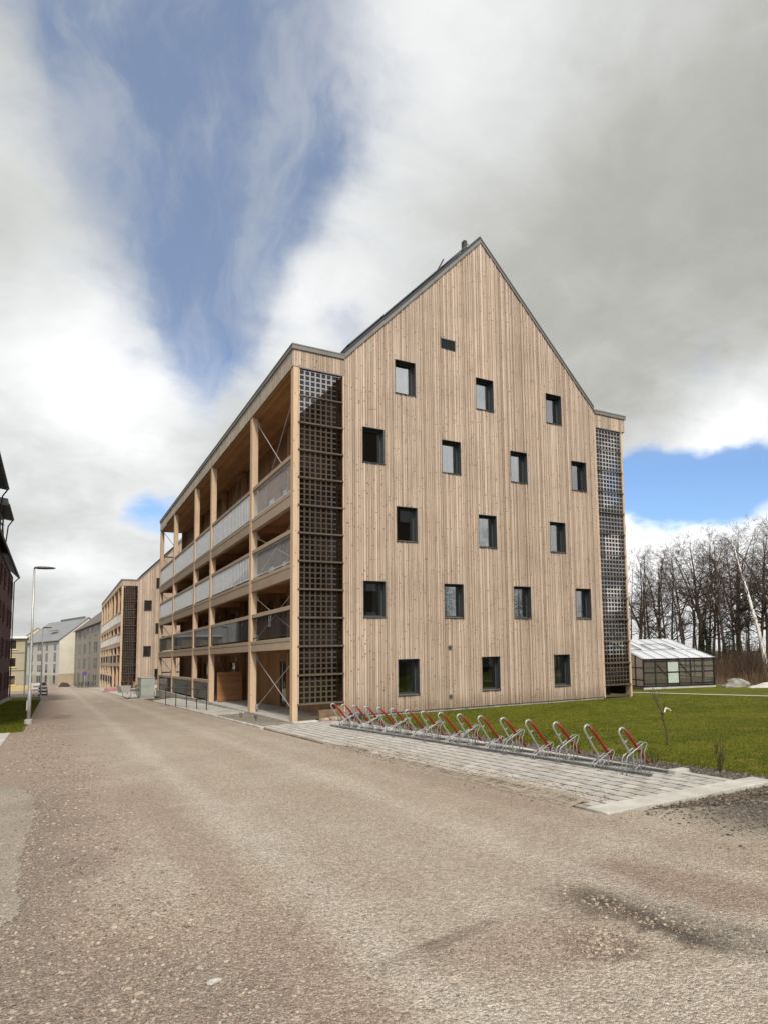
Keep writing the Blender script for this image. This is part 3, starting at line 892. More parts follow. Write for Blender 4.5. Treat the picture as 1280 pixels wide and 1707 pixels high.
    for lv in range(4):
        for bi, (a, b) in enumerate(zip(posts[:-1], posts[1:])):
            if lv == 0 and bi < 2: continue
            ya, yb = a + (.40 if a else .34), b
            z0, z1 = HR[lv]
            rl = MB()
            rl.box(0.10, 0.135, ya + .02, yb - .02, z0 + .02, z0 + .06); rl.box(0.10, 0.135, ya + .02, yb - .02, z1 - .20, z1 - .17)
            n = int((yb - ya) / (0.14 if bi == 0 else 0.31))
            for q in range(n + 1):
                y = ya + .04 + q * (yb - ya - .08) / n
                rl.box(*((0.086, 0.094) if bi == 0 else (.048, .062)), y - .009, y + .009, z0 + .0, z1 - .16)
            ro = rl.build('railing', M['railbar'] if lv > 1 else M['darkrail'], root)
            hr = MB(); hr.bbox(0.03, 0.19, ya + .004, yb - .004, z1 - .15, z1, .008, 0, random.random())
            hr.build('handrail', M['beam'], ro)
            if bi == 0 and lv > 0: continue
            gm = MB(); m_ = max(1, round((yb - ya) / (0.95 if bi else 0.6)))
            for q in range(m_):
                y0 = ya + .03 + q * (yb - ya - .06) / m_; y1 = ya + .03 + (q + 1) * (yb - ya - .06) / m_ - .012
                gm.box(0.07, 0.08, y0, y1, z0 + .01, z1 - .165)
            gm.build('glass_panel', M['railglass_sky_haze'] if lv > 1 else M['railglass'], ro)
    # tie rods
    def rods(ya, yb, x):
        for z0, z1 in ((.1, 2.55), (3.05, 5.1), (5.72, 7.78), (8.4, 12.85)):
            t_ = MB()
            t_.tube([(x, ya, z0 + .12), (x, yb, z1 - .25)], .017, 8); t_.tube([(x + .05, ya, z1 - .25), (x + .05, yb, z0 + .12)], .017, 8)
            to = t_.build('tie_rod', M['rod'], root)
            for yy_, zz_ in ((ya, z0 + .12), (yb, z1 - .25), (ya, z1 - .25), (yb, z0 + .12)):
                MB().box(x - .02, x + .07, yy_ - .07, yy_ + .07, zz_ - .1, zz_ + .1).build('end_plate', M['steel'], to)
    rods(.40, posts[1] - .06, 0.235)
    rods(posts[2] + .46, posts[3] - .06, B - .45)
    # far end of the balcony: crossed rods and rails
    fe = MB()
    for z0, z1 in ((.2, 2.5), (3.1, 5.1), (5.7, 7.7), (8.4, 12.8)):
        zm = z0 + 1.1
        fe.tube([(.3, L - .1, z0), (B - .1, L - .1, min(z1, z0 + 2.2))], .02, 6); fe.tube([(B - .1, L - .1, z0), (.3, L - .1, min(z1, z0 + 2.2))], .02, 6)
        fe.box(.28, B - .08, L - .13, L - .07, zm, zm + .09)
        if z1 > 12: fe.box(.28, B - .08, L - .13, L - .07, zm + 1.3, zm + 1.38); fe.tube([(.3, L - .1, z0 + 2.3), (B - .1, L - .1, z1)], .02, 6); fe.tube([(B - .1, L - .1, z0 + 2.3), (.3, L - .1, z1)], .02, 6)
    fe.build('end_brace', M['darkrail'], root)
    # inner wall with doors and windows
    iw = MB(); y = 0.1
    ops = []
    z_lv = (0.02, 2.98, 5.65, 8.32)
    yy_ = 7.7
    while yy_ < L - 5:
        for k, zf in enumerate(z_lv):
            ops.append((yy_, yy_ + 1.05, zf + .02, zf + 2.1, 'd'))
            if not (k == 0 and yy_ < 10): ops.append((yy_ + 2.2, yy_ + 3.6, zf + .75, zf + 2.1, 'w'))
        yy_ += 8.6
    while y < L - .13:
        w = random.choice((.12, .145)); y1 = min(y + w, L - .13); t = random.random()
        mid = (y + y1) / 2
        hs = sorted([(o[2], o[3]) for o in ops if o[0] - .02 < mid < o[1] + .02])
        z = 0.02
        for h0, h1 in hs + [(HE - .2, None)]:
            iw.box(B - .03, B + .1, y + .004, y1 - .004, z, h0, 0, t)
            z = h1
        y = y1
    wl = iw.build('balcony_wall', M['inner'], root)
    for (a, b, z0, z1, k) in ops:
        f = MB(); w = .09
        a0, b0 = a - .09, b + .09
        f.box(B + .0, B + .08, a0, a + w, z0, z1); f.box(B, B + .08, b - w, b0, z0, z1); f.box(B, B + .08, a + w, b - w, z1 - w, z1); f.box(B, B + .08, a + w, b - w, z0, z0 + w)
        nm = 'balcony_door' if k == 'd' else 'balcony_window'
        fo = f.build(nm, M['frame'], root)
        MB().box(B + .03, B + .05, a + w, b - w, z0 + w, z1 - w).build('pane', M['pane_far'], fo)
        if k == 'd':
            h = MB(); h.tube([(B - .06, a + w + .05, z0 + .95), (B - .06, a + w + .05, z0 + 1.15)], .012, 6); h.bar((B - .06, a + w + .05, z0 + 1.05), (B + .02, a + w + .05, z0 + 1.05), .015)
            h.build('handle', M['steel'], fo)
    # low boarded partition by the entrance
    pt = MB(); z = 0.03
    while z < 1.5:
        pt.box(0.30, B - .35, posts[2] - .62, posts[2] - .58, z, z + .125, 0, random.random()); z += .13
    pt.build('boarded_partition', M['innerx'], root)
    # ground slab under the balconies
    es = MB()
    for a, b in ((0, 12), (12, 24), (24, L)):
        za, zb = foot(a) - .002, foot(b) - .002
        es.add([(-.01, a, za - 1.3), (B - .005, a, za - 1.3), (B - .005, b, zb - 1.3), (-.01, b, zb - 1.3), (-.01, a, za), (B - .005, a, za), (B - .005, b, zb), (-.01, b, zb)], [(0, 3, 2, 1), (4, 5, 6, 7), (0, 1, 5, 4), (2, 3, 7, 6), (3, 0, 4, 7)])
    es.build('entrance_slab', M['concrete'], root)
    # ---- solar screens in both ends
    pitch = (12.94 - .60) / 12
    for side in (0, 1):
        if side == 0: xa, xb, yp = 0.20, 1.87, 0.03
        else: xa, xb, yp = W - 1.87, W - 0.27, 0.03
        jp = MB(); 
        if side == 0: jp.bbox(xb + .002, B - .002, -0.02, 0.12, 0.05, 12.985, .006, 0, .6); jp.box(xa - .008, xa + .02, -.012, .03, .6, 12.96, 0, .9)
        else: jp.bbox(W - B + .002, xa - .002, -0.02, 0.12, 0.05, 12.985, .006, 0, .6); jp.bbox(xb, xb + .1, 0.0, 0.16, 0.05, 12.985, .01, 0, .4)
        so = jp.build('screen_jamb', M['post'], root)
        for k in range(12):
            z0 = .60 + k * pitch
            pn = MB()
            pn.quad((xa + .02, yp + .02, z0 + .03), (xb - .01, yp + .02, z0 + .03), (xb - .01, yp + .02, z0 + pitch - .02), (xa + .02, yp + .02, z0 + pitch - .02), 1)
            nx2, nz2 = 8, 5
            wx = (xb - xa - .04) / nx2; wz = (pitch - .05) / nz2
            for i in range(nx2):
                for j in range(nz2):
                    cx = xa + .022 + (i + .5) * wx; cz = z0 + .032 + (j + .5) * wz; s = .070
                    pn.box(cx - s, cx + s, yp + .012, yp + .016, cz - s, cz + s, 0)
            pn.build('solar_panel', [M['cell'], M['cellglass']], root)
            bt = MB()
            if k < 11: bt.box(xa - .03, xb + .01, -.045, .035, z0 - .02, z0 + .035, 0, random.random())
            else: bt.box(xa, xb, -.012, .035, z0 - .012, z0 + .022, 0, random.random())
            bt.build('batten', M['darkwood'], so)
        MB().box(xa, xb, -.03, .05, 12.945, 12.985, 0, .5).build('screen_head', M['verge'], so)
        MB().box(xa, xb, .10, .16, 0.05, .16, 0, .2).build('screen_footer', M['darkwood'], so)
        if side == 1:   # garden balconies; an added partition behind the screen keeps its gaps dark
            gs = MB()
            for z0, z1 in LV: gs.box(W - B + .005, W - .03, .12, L, z1 - .3, z1 - .02)
            gs.build('garden_balcony_floor', M['beam'], root)
            gp_ = MB(); x_ = W - B + .01
            while x_ < W - .3:
                gp_.box(x_, x_ + .135, 1.5, 1.53, .02, 12.9, 0, random.random()); x_ += .14
            gp_.build('screen_dark_backing', M['darkwood'], root)
            gr_ = MB()
            for z0, z1 in ((.1, 1.2),) + tuple((b_ + .05, b_ + 1.15) for a_, b_ in LV):
                gr_.box(W - .12, W - .09, .2, L - .1, z0, z1)
            gr_.build('garden_railing', M['darkrail'], root)
            for py in posts:
                MB().bbox(W - .26, W - .02, py + (.2 if py == 0 else 0), py + .40, -.3, 12.985, .01, 0, random.random()).build('post', M['post'], root)
    return root

P1 = [0.0, 6.30, 15.68, 21.07, 29.98, 37.75]
timber_building('timber_apartment_building', (0, 0, 0), 38.15, P1,
    'tall pale timber clad apartment building with small square windows, its gable nearest the bike stands', 21)
P2 = [0.0, 5.8, 12.9, 19.2, 23.4, 30.0, 37.0, 44.2]
timber_building('timber_apartment_building', (0, 77, -0.82), 44.6, P2,
    'second timber apartment building further down the street, half hidden by the near one', 22, lambda y: zg(77 + y) + .82 + .08)

# debris and timber offcut at the foot of the near solar screen
random.seed(3)
def rock(name, loc, s, label, cat, mat, group=None, seed=0, n=3):
    rr = random.Random(seed)
    import bmesh
    bm = bmesh.new(); bmesh.ops.create_icosphere(bm, subdivisions=n, radius=1)
    ph = [rr.uniform(0, 6) for _ in range(9)]
    for v in bm.verts:
        c = v.co
        k = 1 + .16 * math.sin(2.1 * c.x + ph[0]) * math.sin(2.4 * c.y + ph[1]) + .1 * math.sin(5 * c.z + ph[2] + 3 * c.x) + .05 * math.sin(9 * c.x + ph[3]) * math.sin(8 * c.y + ph[4]) + rr.uniform(-.03, .03)
        v.co = Vector((c.x * s[0] * k, c.y * s[1] * k, max(-.45, c.z) * s[2] * k))
    me = bpy.data.meshes.new(name); bm.to_mesh(me); bm.free(); me.materials.append(mat)
    at = me.attributes.new('tint', 'FLOAT', 'FACE')
    o = bpy.data.objects.new(name, me); COL.objects.link(o); o.location = loc
    tag(o, label, cat, group); return o
tag(MB().bbox(0.95, 1.75, -0.02, 0.32, 0.0, 0.36, .01, 0, .3).build('storage_crate', plain('crate_wood', (.17, .11, .07), .8, 0, .3, 3)), 'low brown wooden crate standing behind the foot of the near solar screen', 'crate')
tag(MB().bbox(-0.12, 0.72, -0.62, -0.30, -0.02, 0.055, .01, 0, .8).build('base_slab', M['kerbstone']), 'pale concrete slab lying at the foot of the corner post', 'slab')
for k, (x, y, s, c) in enumerate(((0.98, -.48, .16, 'rough reddish rubble stone closest to the corner post slab'), (1.35, -.50, .2, 'wide brownish rubble stone in the middle of the three by the wall foot'), (1.75, -.45, .17, 'grey brown rubble stone nearest the first bike stand'))):
    rock('rubble_stone', (x, y, .04), (s * 1.3, s * .8, s * .6), c, 'stone', plain('rubble' + str(k), ((.34, .26, .2), (.3, .23, .16), (.27, .24, .2))[k], .9, 0, .4, 6, .6), 'rubble stones at the wall foot', 40 + k, 2)
tag(MB().box(1.98, 2.35, -.62, -.30, .06, .20).build('drain_box', M['frame']), 'small dark drain box on the ground beside the first bike stand', 'drain box')

# ---------------------------------------------------------------- bike stands
def arc(cx, cz, r, a0, a1, n=8):
    return [(cx + r * math.cos(a0 + (a1 - a0) * k / n), cz + r * math.sin(a0 + (a1 - a0) * k / n)) for k in range(n + 1)]
def bike_stand(high):
    root = empty('bike_stand')
    hb = 0.50 if high else 0.30          # how high the wheel holder rises at the front
    # local x: across the row (towards the lawn), z up, y along the row; origin between the two rails
    L2 = [(-.13, 0, 0.0), (-.13, 0, .26), (-.19, 0, .33), (-.40, 0, .66)]
    d = Vector((.51, 0, -.62)).normalized(); n = Vector((d.z * -1, 0, d.x))
    # bend at the top
    c = Vector((-.40, 0, .66)) + Vector((.055, 0, .035))
    pts = L2[:]
    a0 = math.atan2(-.035, -.055)
    for k in range(1, 8):
        a = a0 - math.pi * k / 7
        pts.append((c.x + .065 * math.cos(a), 0, c.z + .065 * math.sin(a)))
    hp = MB(); hp.tube(pts, .0185, 8); hp.tube([(-.30, -.01, .52), (-.25, .0, .555)], .012, 6)
    hoop = hp.build('hoop', M['steel'], root, True)
    e = Vector(pts[-1])
    rb = MB(); rb.tube([tuple(e), tuple(e + d * .16), tuple(e + d * .74), tuple(e + d * .76)], [.024, .026, .026, .012], 8)
    rb.build('security_bar', M['red'], root, True)
    wh = MB()
    for s in (-1, 1):
        y = s * .05
        x0 = -.33 if high else -.22
        x0 = -.33 if high else -.26
        f = hb - .24
        P = [(x0, y, .01), (x0, y, max(.09, f - .03)), (x0 + .04, y, f + .05), (x0 + .30, y, hb - .06), (x0 + .42, y, hb)]
        P += [(x0 + .455, y, hb - .01), (x0 + .465, y, hb - .05), (x0 + .41, y, hb - .14), (x0 + .40, y, hb - .18), (x0 + .41, y, .02)]
        wh.tube(P, .009, 6)
        P = [(x0 + .16, y * .9, .01), (x0 + .16, y * .9, f + .08), (x0 + .19, y * .9, f + .13), (x0 + .36, y * .9, hb - .09), (x0 + .33, y * .9, hb - .18), (x0 + .33, y * .9, .02)]
        wh.tube(P, .008, 6)
        wh.tube([(x0 + .19, y, .01), (x0 + .20, y, .10), (x0 + .26, y, .13), (x0 + .31, y, .09), (x0 + .33, y, .01)], .008, 6)
    wh.tube([(x0, -.05, .09), (x0, .05, .09)], .008, 6)
    wh.build('wheel_holder', M['steel'], root, True)
    return root
hi, lo = bike_stand(True), bike_stand(False)
NST = 16
ordn = ['farthest', 'second farthest', 'third farthest', 'fourth farthest', 'fifth farthest', 'sixth farthest', 'seventh farthest', 'eighth farthest', 'eighth nearest', 'seventh nearest', 'sixth nearest', 'fifth nearest', 'fourth nearest', 'third nearest', 'second nearest', 'nearest']
for i in range(NST):
    src = hi if i % 2 == 1 else lo
    o = src if i in (0, 1) else copy_tree(src)
    y = -3.56 - 0.848 * i
    o.location = (0.58 + 0.025 * i, y, zg(y) + .0)
    o.rotation_euler = (0, 0, R(random.uniform(-1.2, 1.2)))
    tag(o, 'galvanised bike stand with red bar and %s wheel holder, %s from the camera' % ('high' if i % 2 else 'low', ordn[i]), 'bike stand', 'bike stands in a row on the paved strip')
for dx, lab in ((-.20, 'galvanised base rail under the road side of the bike stands'), (.20, 'galvanised base rail under the lawn side of the bike stands')):
    rr_ = MB(); ya, yb = -2.9, -16.72
    xa, xb = 0.56 + dx, 0.985 + dx
    xm = lambda y: xa + (xb - xa) * (y - ya) / (yb - ya)
    for a, b in ((ya, -7.3), (-7.31, -11.9), (-11.91, yb)):
        for off, zz in ((0, .022), (.0, .07)):
            rr_.bar((xm(a), a, zg(a) + zz), (xm(b), b, zg(b) + zz), .055 if zz < .05 else .045, .012)
        rr_.bar((xm(a) + .02, a, zg(a) + .045), (xm(b) + .02, b, zg(b) + .045), .008, .05)
    tag(rr_.build('base_rail', M['steel']), lab, 'rail', 'base rails of the bike stands')
tag(MB().bbox(1.17, 1.5, -16.85, -16.68, zg(-16.8) + .02, zg(-16.8) + .085, .01).build('rail_end_block', M['concrete']), 'small concrete block at the near end of the bike stand rails', 'block')

# ---------------------------------------------------------------- street furniture
def street_lamp(h, arm):
    root = empty('street_lamp')
    p = MB(); p.lathe([(.07, 0), (.07, 1.3), (.052, 1.36), (.05, 3.6), (.042, 3.65), (.036, h - .08)], 12)
    p.build('pole', M['lamp'], root, True)
    f = MB(); f.lathe([(.15, -.25), (.15, .16), (.13, .19)], 12); f.build('foundation', M['concrete'], root)
    d = MB(); d.box(-.058 - .03, -.05, -.06, .06, .55, .95); d.build('service_door', M['lamp'], root)
    a = MB(); a.tube([(0, 0, h - .12), (0, 0, h - .03), (.06, 0, h), (.2, 0, h + .01)], .03, 8); a.build('arm', M['lamphead'], root, True)
    hd = MB(); n = 12
    prof = [(-.02, .05, .035), (.1, .12, .06), (.35, .14, .065), (.6, .10, .05), (.72, .03, .02)]
    vs, fs = [], []
    for x, w, t in prof:
        for k in range(n):
            an = 2 * math.pi * k / n
            vs.append((x + .02, math.cos(an) * w, h + .0 + math.sin(an) * t))
    for i in range(len(prof) - 1):
        for k in range(n):
            j = (k + 1) % n; fs.append((i * n + k, i * n + j, (i + 1) * n + j, (i + 1) * n + k))
    fs += [tuple(range(n)), tuple(range(len(prof) * n - 1, (len(prof) - 1) * n - 1, -1))]
    hd.add(vs, fs); hd.build('lamp_head', M['lamphead'], root, True)
    return root
L1 = street_lamp(6.42, 1); L1.location = (-7.88, 9.83, zg(9.83)); L1.rotation_euler = (0, 0, R(-4))
tag(L1, 'tall galvanised street lamp with flat dark head standing at the edge of the grass verge', 'street lamp', 'street lamps along the road')
L2_ = copy_tree(L1); L2_.location = (-8.02, 52.3, zg(52.3)); L2_.rotation_euler = (0, 0, R(-20))
tag(L2_, 'smaller looking second street lamp further down the street beyond the grass verge', 'street lamp', 'street lamps along the road')

# ramp railing
rr_ = empty('ramp_railing', (0, 0, 0)); tag(rr_, 'dark steel handrail with five posts along the entrance ramp', 'railing')
ys_ = [10.85, 12.6, 14.6, 16.9, 19.3]
rx = lambda y: -0.95 - (y - 10.85) * .085
rz = lambda y: zg(y) + .03
for k, y in enumerate(ys_):
    MB().tube([(rx(y), y, rz(y)), (rx(y), y, rz(y) + 1.0)], .022, 8).build('rail_post', M['darkrail'], rr_)
MB().tube([(rx(y), y, rz(y) + 1.0) for y in ys_], .024, 8).build('top_rail', M['darkrail'], rr_)
MB().tube([(rx(y), y, rz(y) + .5) for y in ys_], .018, 8).build('middle_rail', M['darkrail'], rr_)

# grey cabinet by the second building
cb = empty('utility_cabinet', (-1.0, 34.9, zg(34.9))); tag(cb, 'pale grey green metal cabinet standing by the kerb past the ramp', 'cabinet')
gm_ = plain('cabinet_metal', (.36, .38, .34), .6, .1, .15, 1.5)
MB().bbox(-.47, .47, 0, 2.6, .1, 1.52, .02).build('body', gm_, cb)
MB().box(-.5, .5, -.03, 2.63, 1.52, 1.57).build('lid', gm_, cb)
MB().box(-.44, .44, -.012, -.002, .16, .82).build('front_panel', gm_, cb)
MB().box(-.44, .44, -.012, -.002, .86, 1.48).build('front_panel', gm_, cb)
MB().box(-.47, .47, .02, 2.58, -.1, .1).build('base', M['concrete'], cb)

def bicycle(cargo=False, box=(0.5, 0.5, 0.48)):
    root = empty('bicycle')
    for x in (-.53, .53):
        w = MB(); w.tube([(x + .33 * math.cos(a), 0, .34 + .33 * math.sin(a)) for a in np.linspace(0, 2 * math.pi, 21)], .019, 6)
        wo = w.build('wheel', M['blackmetal'], root)
        s = MB()
        for k in range(8):
            a = k * math.pi / 4; s.bar((x, 0, .34), (x + .32 * math.cos(a), 0, .34 + .32 * math.sin(a)), .005)
        s.build('spokes', M['steel'], wo)
    f = MB()
    for a, b in (((-.53, 0, .34), (-.08, 0, .3)), ((-.08, 0, .3), (-.2, 0, .85)), ((-.53, 0, .34), (-.19, 0, .8)), ((-.08, 0, .3), (.36, 0, .75)), ((-.18, 0, .76), (.34, 0, .84)), ((.53, 0, .34), (.34, 0, .98))):
        f.tube([a, b], .018, 6)
    f.build('bicycle_frame', M['blackmetal'], root)
    MB().bbox(-.34, -.08, -.07, .07, .86, .92, .02).build('saddle', M['blackmetal'], root)
    h = MB(); h.tube([(.25, -.28, 1.02), (.36, -.1, 1.0), (.36, .1, 1.0), (.25, .28, 1.02)], .014, 6); h.build('handlebar', M['blackmetal'], root)
    if cargo:
        b = MB(); b.prism([(.45, .45), (1.05, .45), (1.2, .95), (.4, .95)], -.3, .3, 'y'); b.build('cargo_box', plain('cargo_box_grey', box, .6, 0, .15, 3), root)
    return root
cbk = bicycle(True, (.42, .41, .38)); cbk.location = (-1.85, 36.0, zg(36.0) + .05); cbk.rotation_euler = (0, 0, R(205))
tag(cbk, 'black cargo bicycle with pale grey box parked left of the grey cabinet', 'bicycle')
# pink boards lying on the paving beyond the cargo bicycle
pb = empty('board_stack', (-1.15, 63, zg(63))); tag(pb, 'low stack of faded pink boards on the paving before the second building', 'board stack')
pinkm = plain('faded_pink_board', (.42, .22, .2), .8, 0, .25, 4)
for k in range(3): MB().box(-1.3 + .1 * k, 1.0 - .1 * k, -.8, .8, .02 + k * .16, .16 + k * .16).build('board', pinkm, pb)
ch = empty('garden_chair', (-.1, 40.3, zg(40.3))); tag(ch, 'small white garden chair beside the grey cabinet', 'chair')
whm = plain('white_plastic', (.7, .7, .68), .5, 0, .1, 3)
MB().bbox(-.22, .22, -.22, .22, .42, .46, .01).build('seat', whm, ch)
MB().prism([(.2, .46), (.24, .46), (.32, .9), (.28, .9)], -.22, .22, 'x').build('backrest', whm, ch)
for sx in (-.2, .2):
    for sy in (-.2, .2): MB().box(sx - .02, sx + .02, sy - .02, sy + .02, 0, .42).build('leg', whm, ch)
# paving strip and kerb in front of the second building
fw = MB()
for a, b in ((36.5, 60), (60, 76), (76, 119)):
    fw.quad((-2.2, a, zg(a) + .05), (-.02, a, zg(a) + .06), (-.02, b, zg(b) + .06), (-2.2, b, zg(b) + .05)); fw.quad((-2.2, a, zg(a) - .1), (-2.2, a, zg(a) + .05), (-2.2, b, zg(b) + .05), (-2.2, b, zg(b) - .1))
tag(fw.build('pavement', M['concrete']), kind='structure')

# parked bicycles before the brown building, a traffic sign, the dark mound
for k, (x, y, a, lab) in enumerate(((-1.6, 121.0, 80, 'leftmost'), (-1.0, 121.3, 75, 'second from the left'), (-.45, 121.0, 95, 'middle'), (.1, 121.4, 70, 'second from the right'), (.65, 121.0, 85, 'rightmost'))):
    pass
bk0 = bicycle()
for k, (x, y, a, lab) in enumerate(((-3.05, 141.0, 20, 'leftmost'), (-2.5, 140.0, 35, 'second from the left'), (-2.0, 139.0, 10, 'middle'), (-1.5, 138.0, 40, 'second from the right'), (-1.0, 137.0, 25, 'rightmost'))):
    o = bk0 if k == 0 else copy_tree(bk0)
    o.location = (x, y, zg(y)); o.rotation_euler = (0, 0, R(a)); o.scale = (1.15,) * 3
    tag(o, 'dark parked bicycle, %s of the five before the brown grey building' % lab, 'bicycle', 'bicycles parked before the brown grey building')
sg = empty('traffic_sign', (-2.69, 111.9, zg(111.9))); tag(sg, 'round blue and red traffic sign on a grey pole before the parked bicycles', 'traffic sign')
MB().tube([(0, 0, 0), (0, 0, 2.9)], .035, 8).build('sign_pole', M['lamp'], sg)
sd = MB(); sd.tube([(0, -.05, 2.55), (0, -.07, 2.55)], .36, 20); sdo = sd.build('sign_disc', plain('sign_red', (.35, .03, .05), .5, 0, .1, 2), sg)
MB().tube([(0, -.075, 2.55), (0, -.08, 2.55)], .29, 20).build('sign_face', plain('sign_blue', (.06, .07, .33), .5, 0, .1, 2), sdo)
rock('soil_mound', (-5.0, 172, -3.24), (1.25, 1.2, 1.0), 'dark brown rounded mound at the end of the street before the cream gable', 'mound', plain('dark_heap', (.055, .045, .04), .9, 0, .3, 4, .4), None, 5)
def bollard(x, y, h, lab):
    r_ = empty('bollard', (x, y, zg(y))); tag(r_, lab, 'bollard', 'bollards past the lawn')
    MB().lathe([(.06, 0), (.06, h - .05), (.045, h)], 10).build('bollard_post', M['lamp'], r_)
    MB().lathe([(.14, -.05), (.14, .06)], 10).build('foot', M['concrete'], r_)
bollard(-9.74, 69.1, 2.4, 'thin grey bollard post left of the near street lamp, beside the maroon house')
bollard(-8.2, 70.0, 3.6, 'taller grey bollard post just right of the near street lamp')
bl = empty('road_barrier', (-8.15, 58.0, zg(58))); tag(bl, 'low barrier of pale boards with a black sack at the end of the verge', 'barrier')
for k in range(3): MB().box(-.55, .55, -.03, .03, .2 + k * .33, .38 + k * .33).build('barrier_board', whm, bl)
for sx in (-.5, .5): MB().box(sx - .03, sx + .03, -.25, .25, 0, .2).build('barrier_foot', M['blackmetal'], bl)
rock('black_sack', (-7.9, 60.5, zg(60.5) + .45), (.42, .4, .9), 'black upright sack behind the pale road barrier', 'sack', M['blackmetal'], None, 9, 2)

# ---------------------------------------------------------------- other buildings
def facade_house(name, loc, rz, w, d, he, ridge, wall, roofm, label, cols, rows, base=None, wmat=None, winw=1.0, winh=1.5, storey=3.0, z1=1.0, pair=False, basecol=None, side_blank=True, trim=None):
    """local x along the facade (facade faces -y), ridge parallel to x; origin at left front corner on the ground"""
    root = empty(name, loc, rz); tag(root, label, 'house')
    fm = wmat or M['frame']
    MB().prism([(0, -1.0), (d, -1.0), (d, he), (d / 2, ridge), (0, he)], 0, w, 'x').build('wall', wall, root)
    r = MB(); s = (ridge - he) / (d / 2)
    for q in (-1, 1):
        ye = d / 2 + q * (d / 2 + .35); ze = he - .35 * s
        a = [(d / 2, ridge + .03), (ye, ze + .03), (ye, ze + .22), (d / 2, ridge + .22)]
        if q > 0: a = a[::-1]
        r.prism(a, -.25, w + .25, 'x')
    rf = r.build('roof', roofm, root)
    g = MB(); g.tube([(-.25, -.42, he - .3 * s), (w + .25, -.42, he - .3 * s)], .07, 6); g.build('gutter', M['frame'], rf)
    if basecol:
        MB().box(-.02, w + .02, -.02, d + .02, -.9, z1 + 1.9).build('ground_storey', basecol, root)
    for rw in range(rows):
        for c in cols:
            z0 = z1 + rw * storey
            y0 = -.035 if (basecol and rw == 0) else -.02
            tall = c < 0; cx = abs(c)
            hw = (winw if not tall else winw * 1.3) / 2; hh = winh * (1.25 if tall else 1)
            f = MB(); t = .09; zb = z0 - (.25 if tall else 0)
            f.box(cx - hw, cx - hw + t, y0 - .04, .02, zb, zb + hh); f.box(cx + hw - t, cx + hw, y0 - .04, .02, zb, zb + hh)
            f.box(cx - hw + t, cx + hw - t, y0 - .04, .02, zb, zb + t); f.box(cx - hw + t, cx + hw - t, y0 - .04, .02, zb + hh - t, zb + hh)
            if tall: f.box(cx - hw + t, cx + hw - t, y0 - .035, .02, zb + hh * .42, zb + hh * .42 + t)
            fo = f.build('window', fm, root)
            MB().box(cx - hw + t, cx + hw - t, y0 - .02, .015, zb + t, zb + hh - t).build('pane', M['pane_far'], fo)
            if trim:
                MB().box(cx - hw - .12, cx + hw + .12, y0 - .1, y0 - .005, zb - .14, zb).build('sill', trim, fo)
    return root, rf
plast = lambda n, c: plain(n, c, .85, 0, .12, .5, .1, .2, 0, (tuple(x * .8 for x in c), .4, .25))
GREYROOF = plain('pale_metal_roof', (.25, .255, .26), .5, .2, .15, .4)
BROWNROOF = plain('brown_tile_roof', (.13, .115, .10), .7, 0, .2, .6)
# pale house closing the view: facade runs from (-14.7,236) to (-6.3,195)
def between(p, q): return math.atan2(q[1] - p[1], q[0] - p[0]), math.hypot(q[0] - p[0], q[1] - p[1])
a_, w_ = between((-14.9, 216.0), (-6.1, 183.0))
h_, rf_ = facade_house('apartment_house', (-14.9, 216.0, -3.3), a_, w_, 13.0, 11.6, 17.3, plast('pale_grey_render', (.46, .45, .41)), GREYROOF,
    'long pale grey apartment house with metal roof and cream gable at the street end', [-3.0, 9.0, 10.9, 16.5, 18.4, -24.0, -31.0], 4, winw=1.25, winh=1.7, storey=2.85, z1=.8, basecol=plast('pale_base', (.36, .345, .30)))
MB().box(w_ * .55, w_ * .72, 1.6, 2.4, 14.3, 14.5).build('roof_window', M['pane_far'], rf_)
sn = MB()
for k in range(40): sn.box(w_ * (.35 + .015 * k), w_ * (.35 + .015 * k) + .06, 6.2, 6.3, 17.3, 17.75)
sn.box(w_ * .35, w_ * .95, 6.2, 6.3, 17.7, 17.8); sn.build('ridge_railing', M['frame'], rf_)
gw = MB(); gw.prism([(0.15, 3.0), (12.85, 3.0), (12.85, 11.4), (6.5, 17.0), (0.15, 11.4)], w_ + .01, w_ + .06, 'x'); gw.build('gable_render', plast('cream_render', (.56, .53, .43)), h_)
gb = MB(); gb.box(w_ + .03, w_ + .09, -.02, 13.02, -.5, 2.9); gb.build('gable_base', plast('tan_base', (.40, .32, .22)), h_)
# brown grey house behind the second timber building
a_, w_ = between((-2.9, 176.0), (0.2, 128.0))
h_, rf_ = facade_house('apartment_house', (-2.9, 176.0, -3.24), a_, w_, 12.0, 13.4, 18.6, plast('brown_grey_render', (.30, .275, .23)), BROWNROOF,
    'brown grey apartment house with paired narrow windows behind the second timber building', [-2.6, 10.0, 12.6, 20.5, 23.1, -31.5, 40.0, 43.0], 4, winw=1.35, winh=2.0, storey=3.25, z1=1.2, basecol=plast('grey_base', (.26, .25, .21)))
MB().box(w_ * .55, w_ * .6, 4.6, 5.6, 17.6, 20.2).build('chimney', BROWNROOF, rf_)
bc = MB()
for k in range(3): bc.box(-1.6, -.05, .4, 3.0, 4.0 + 3.25 * k, 5.3 + 3.25 * k)
bc.build('balcony', M['frame'], h_)
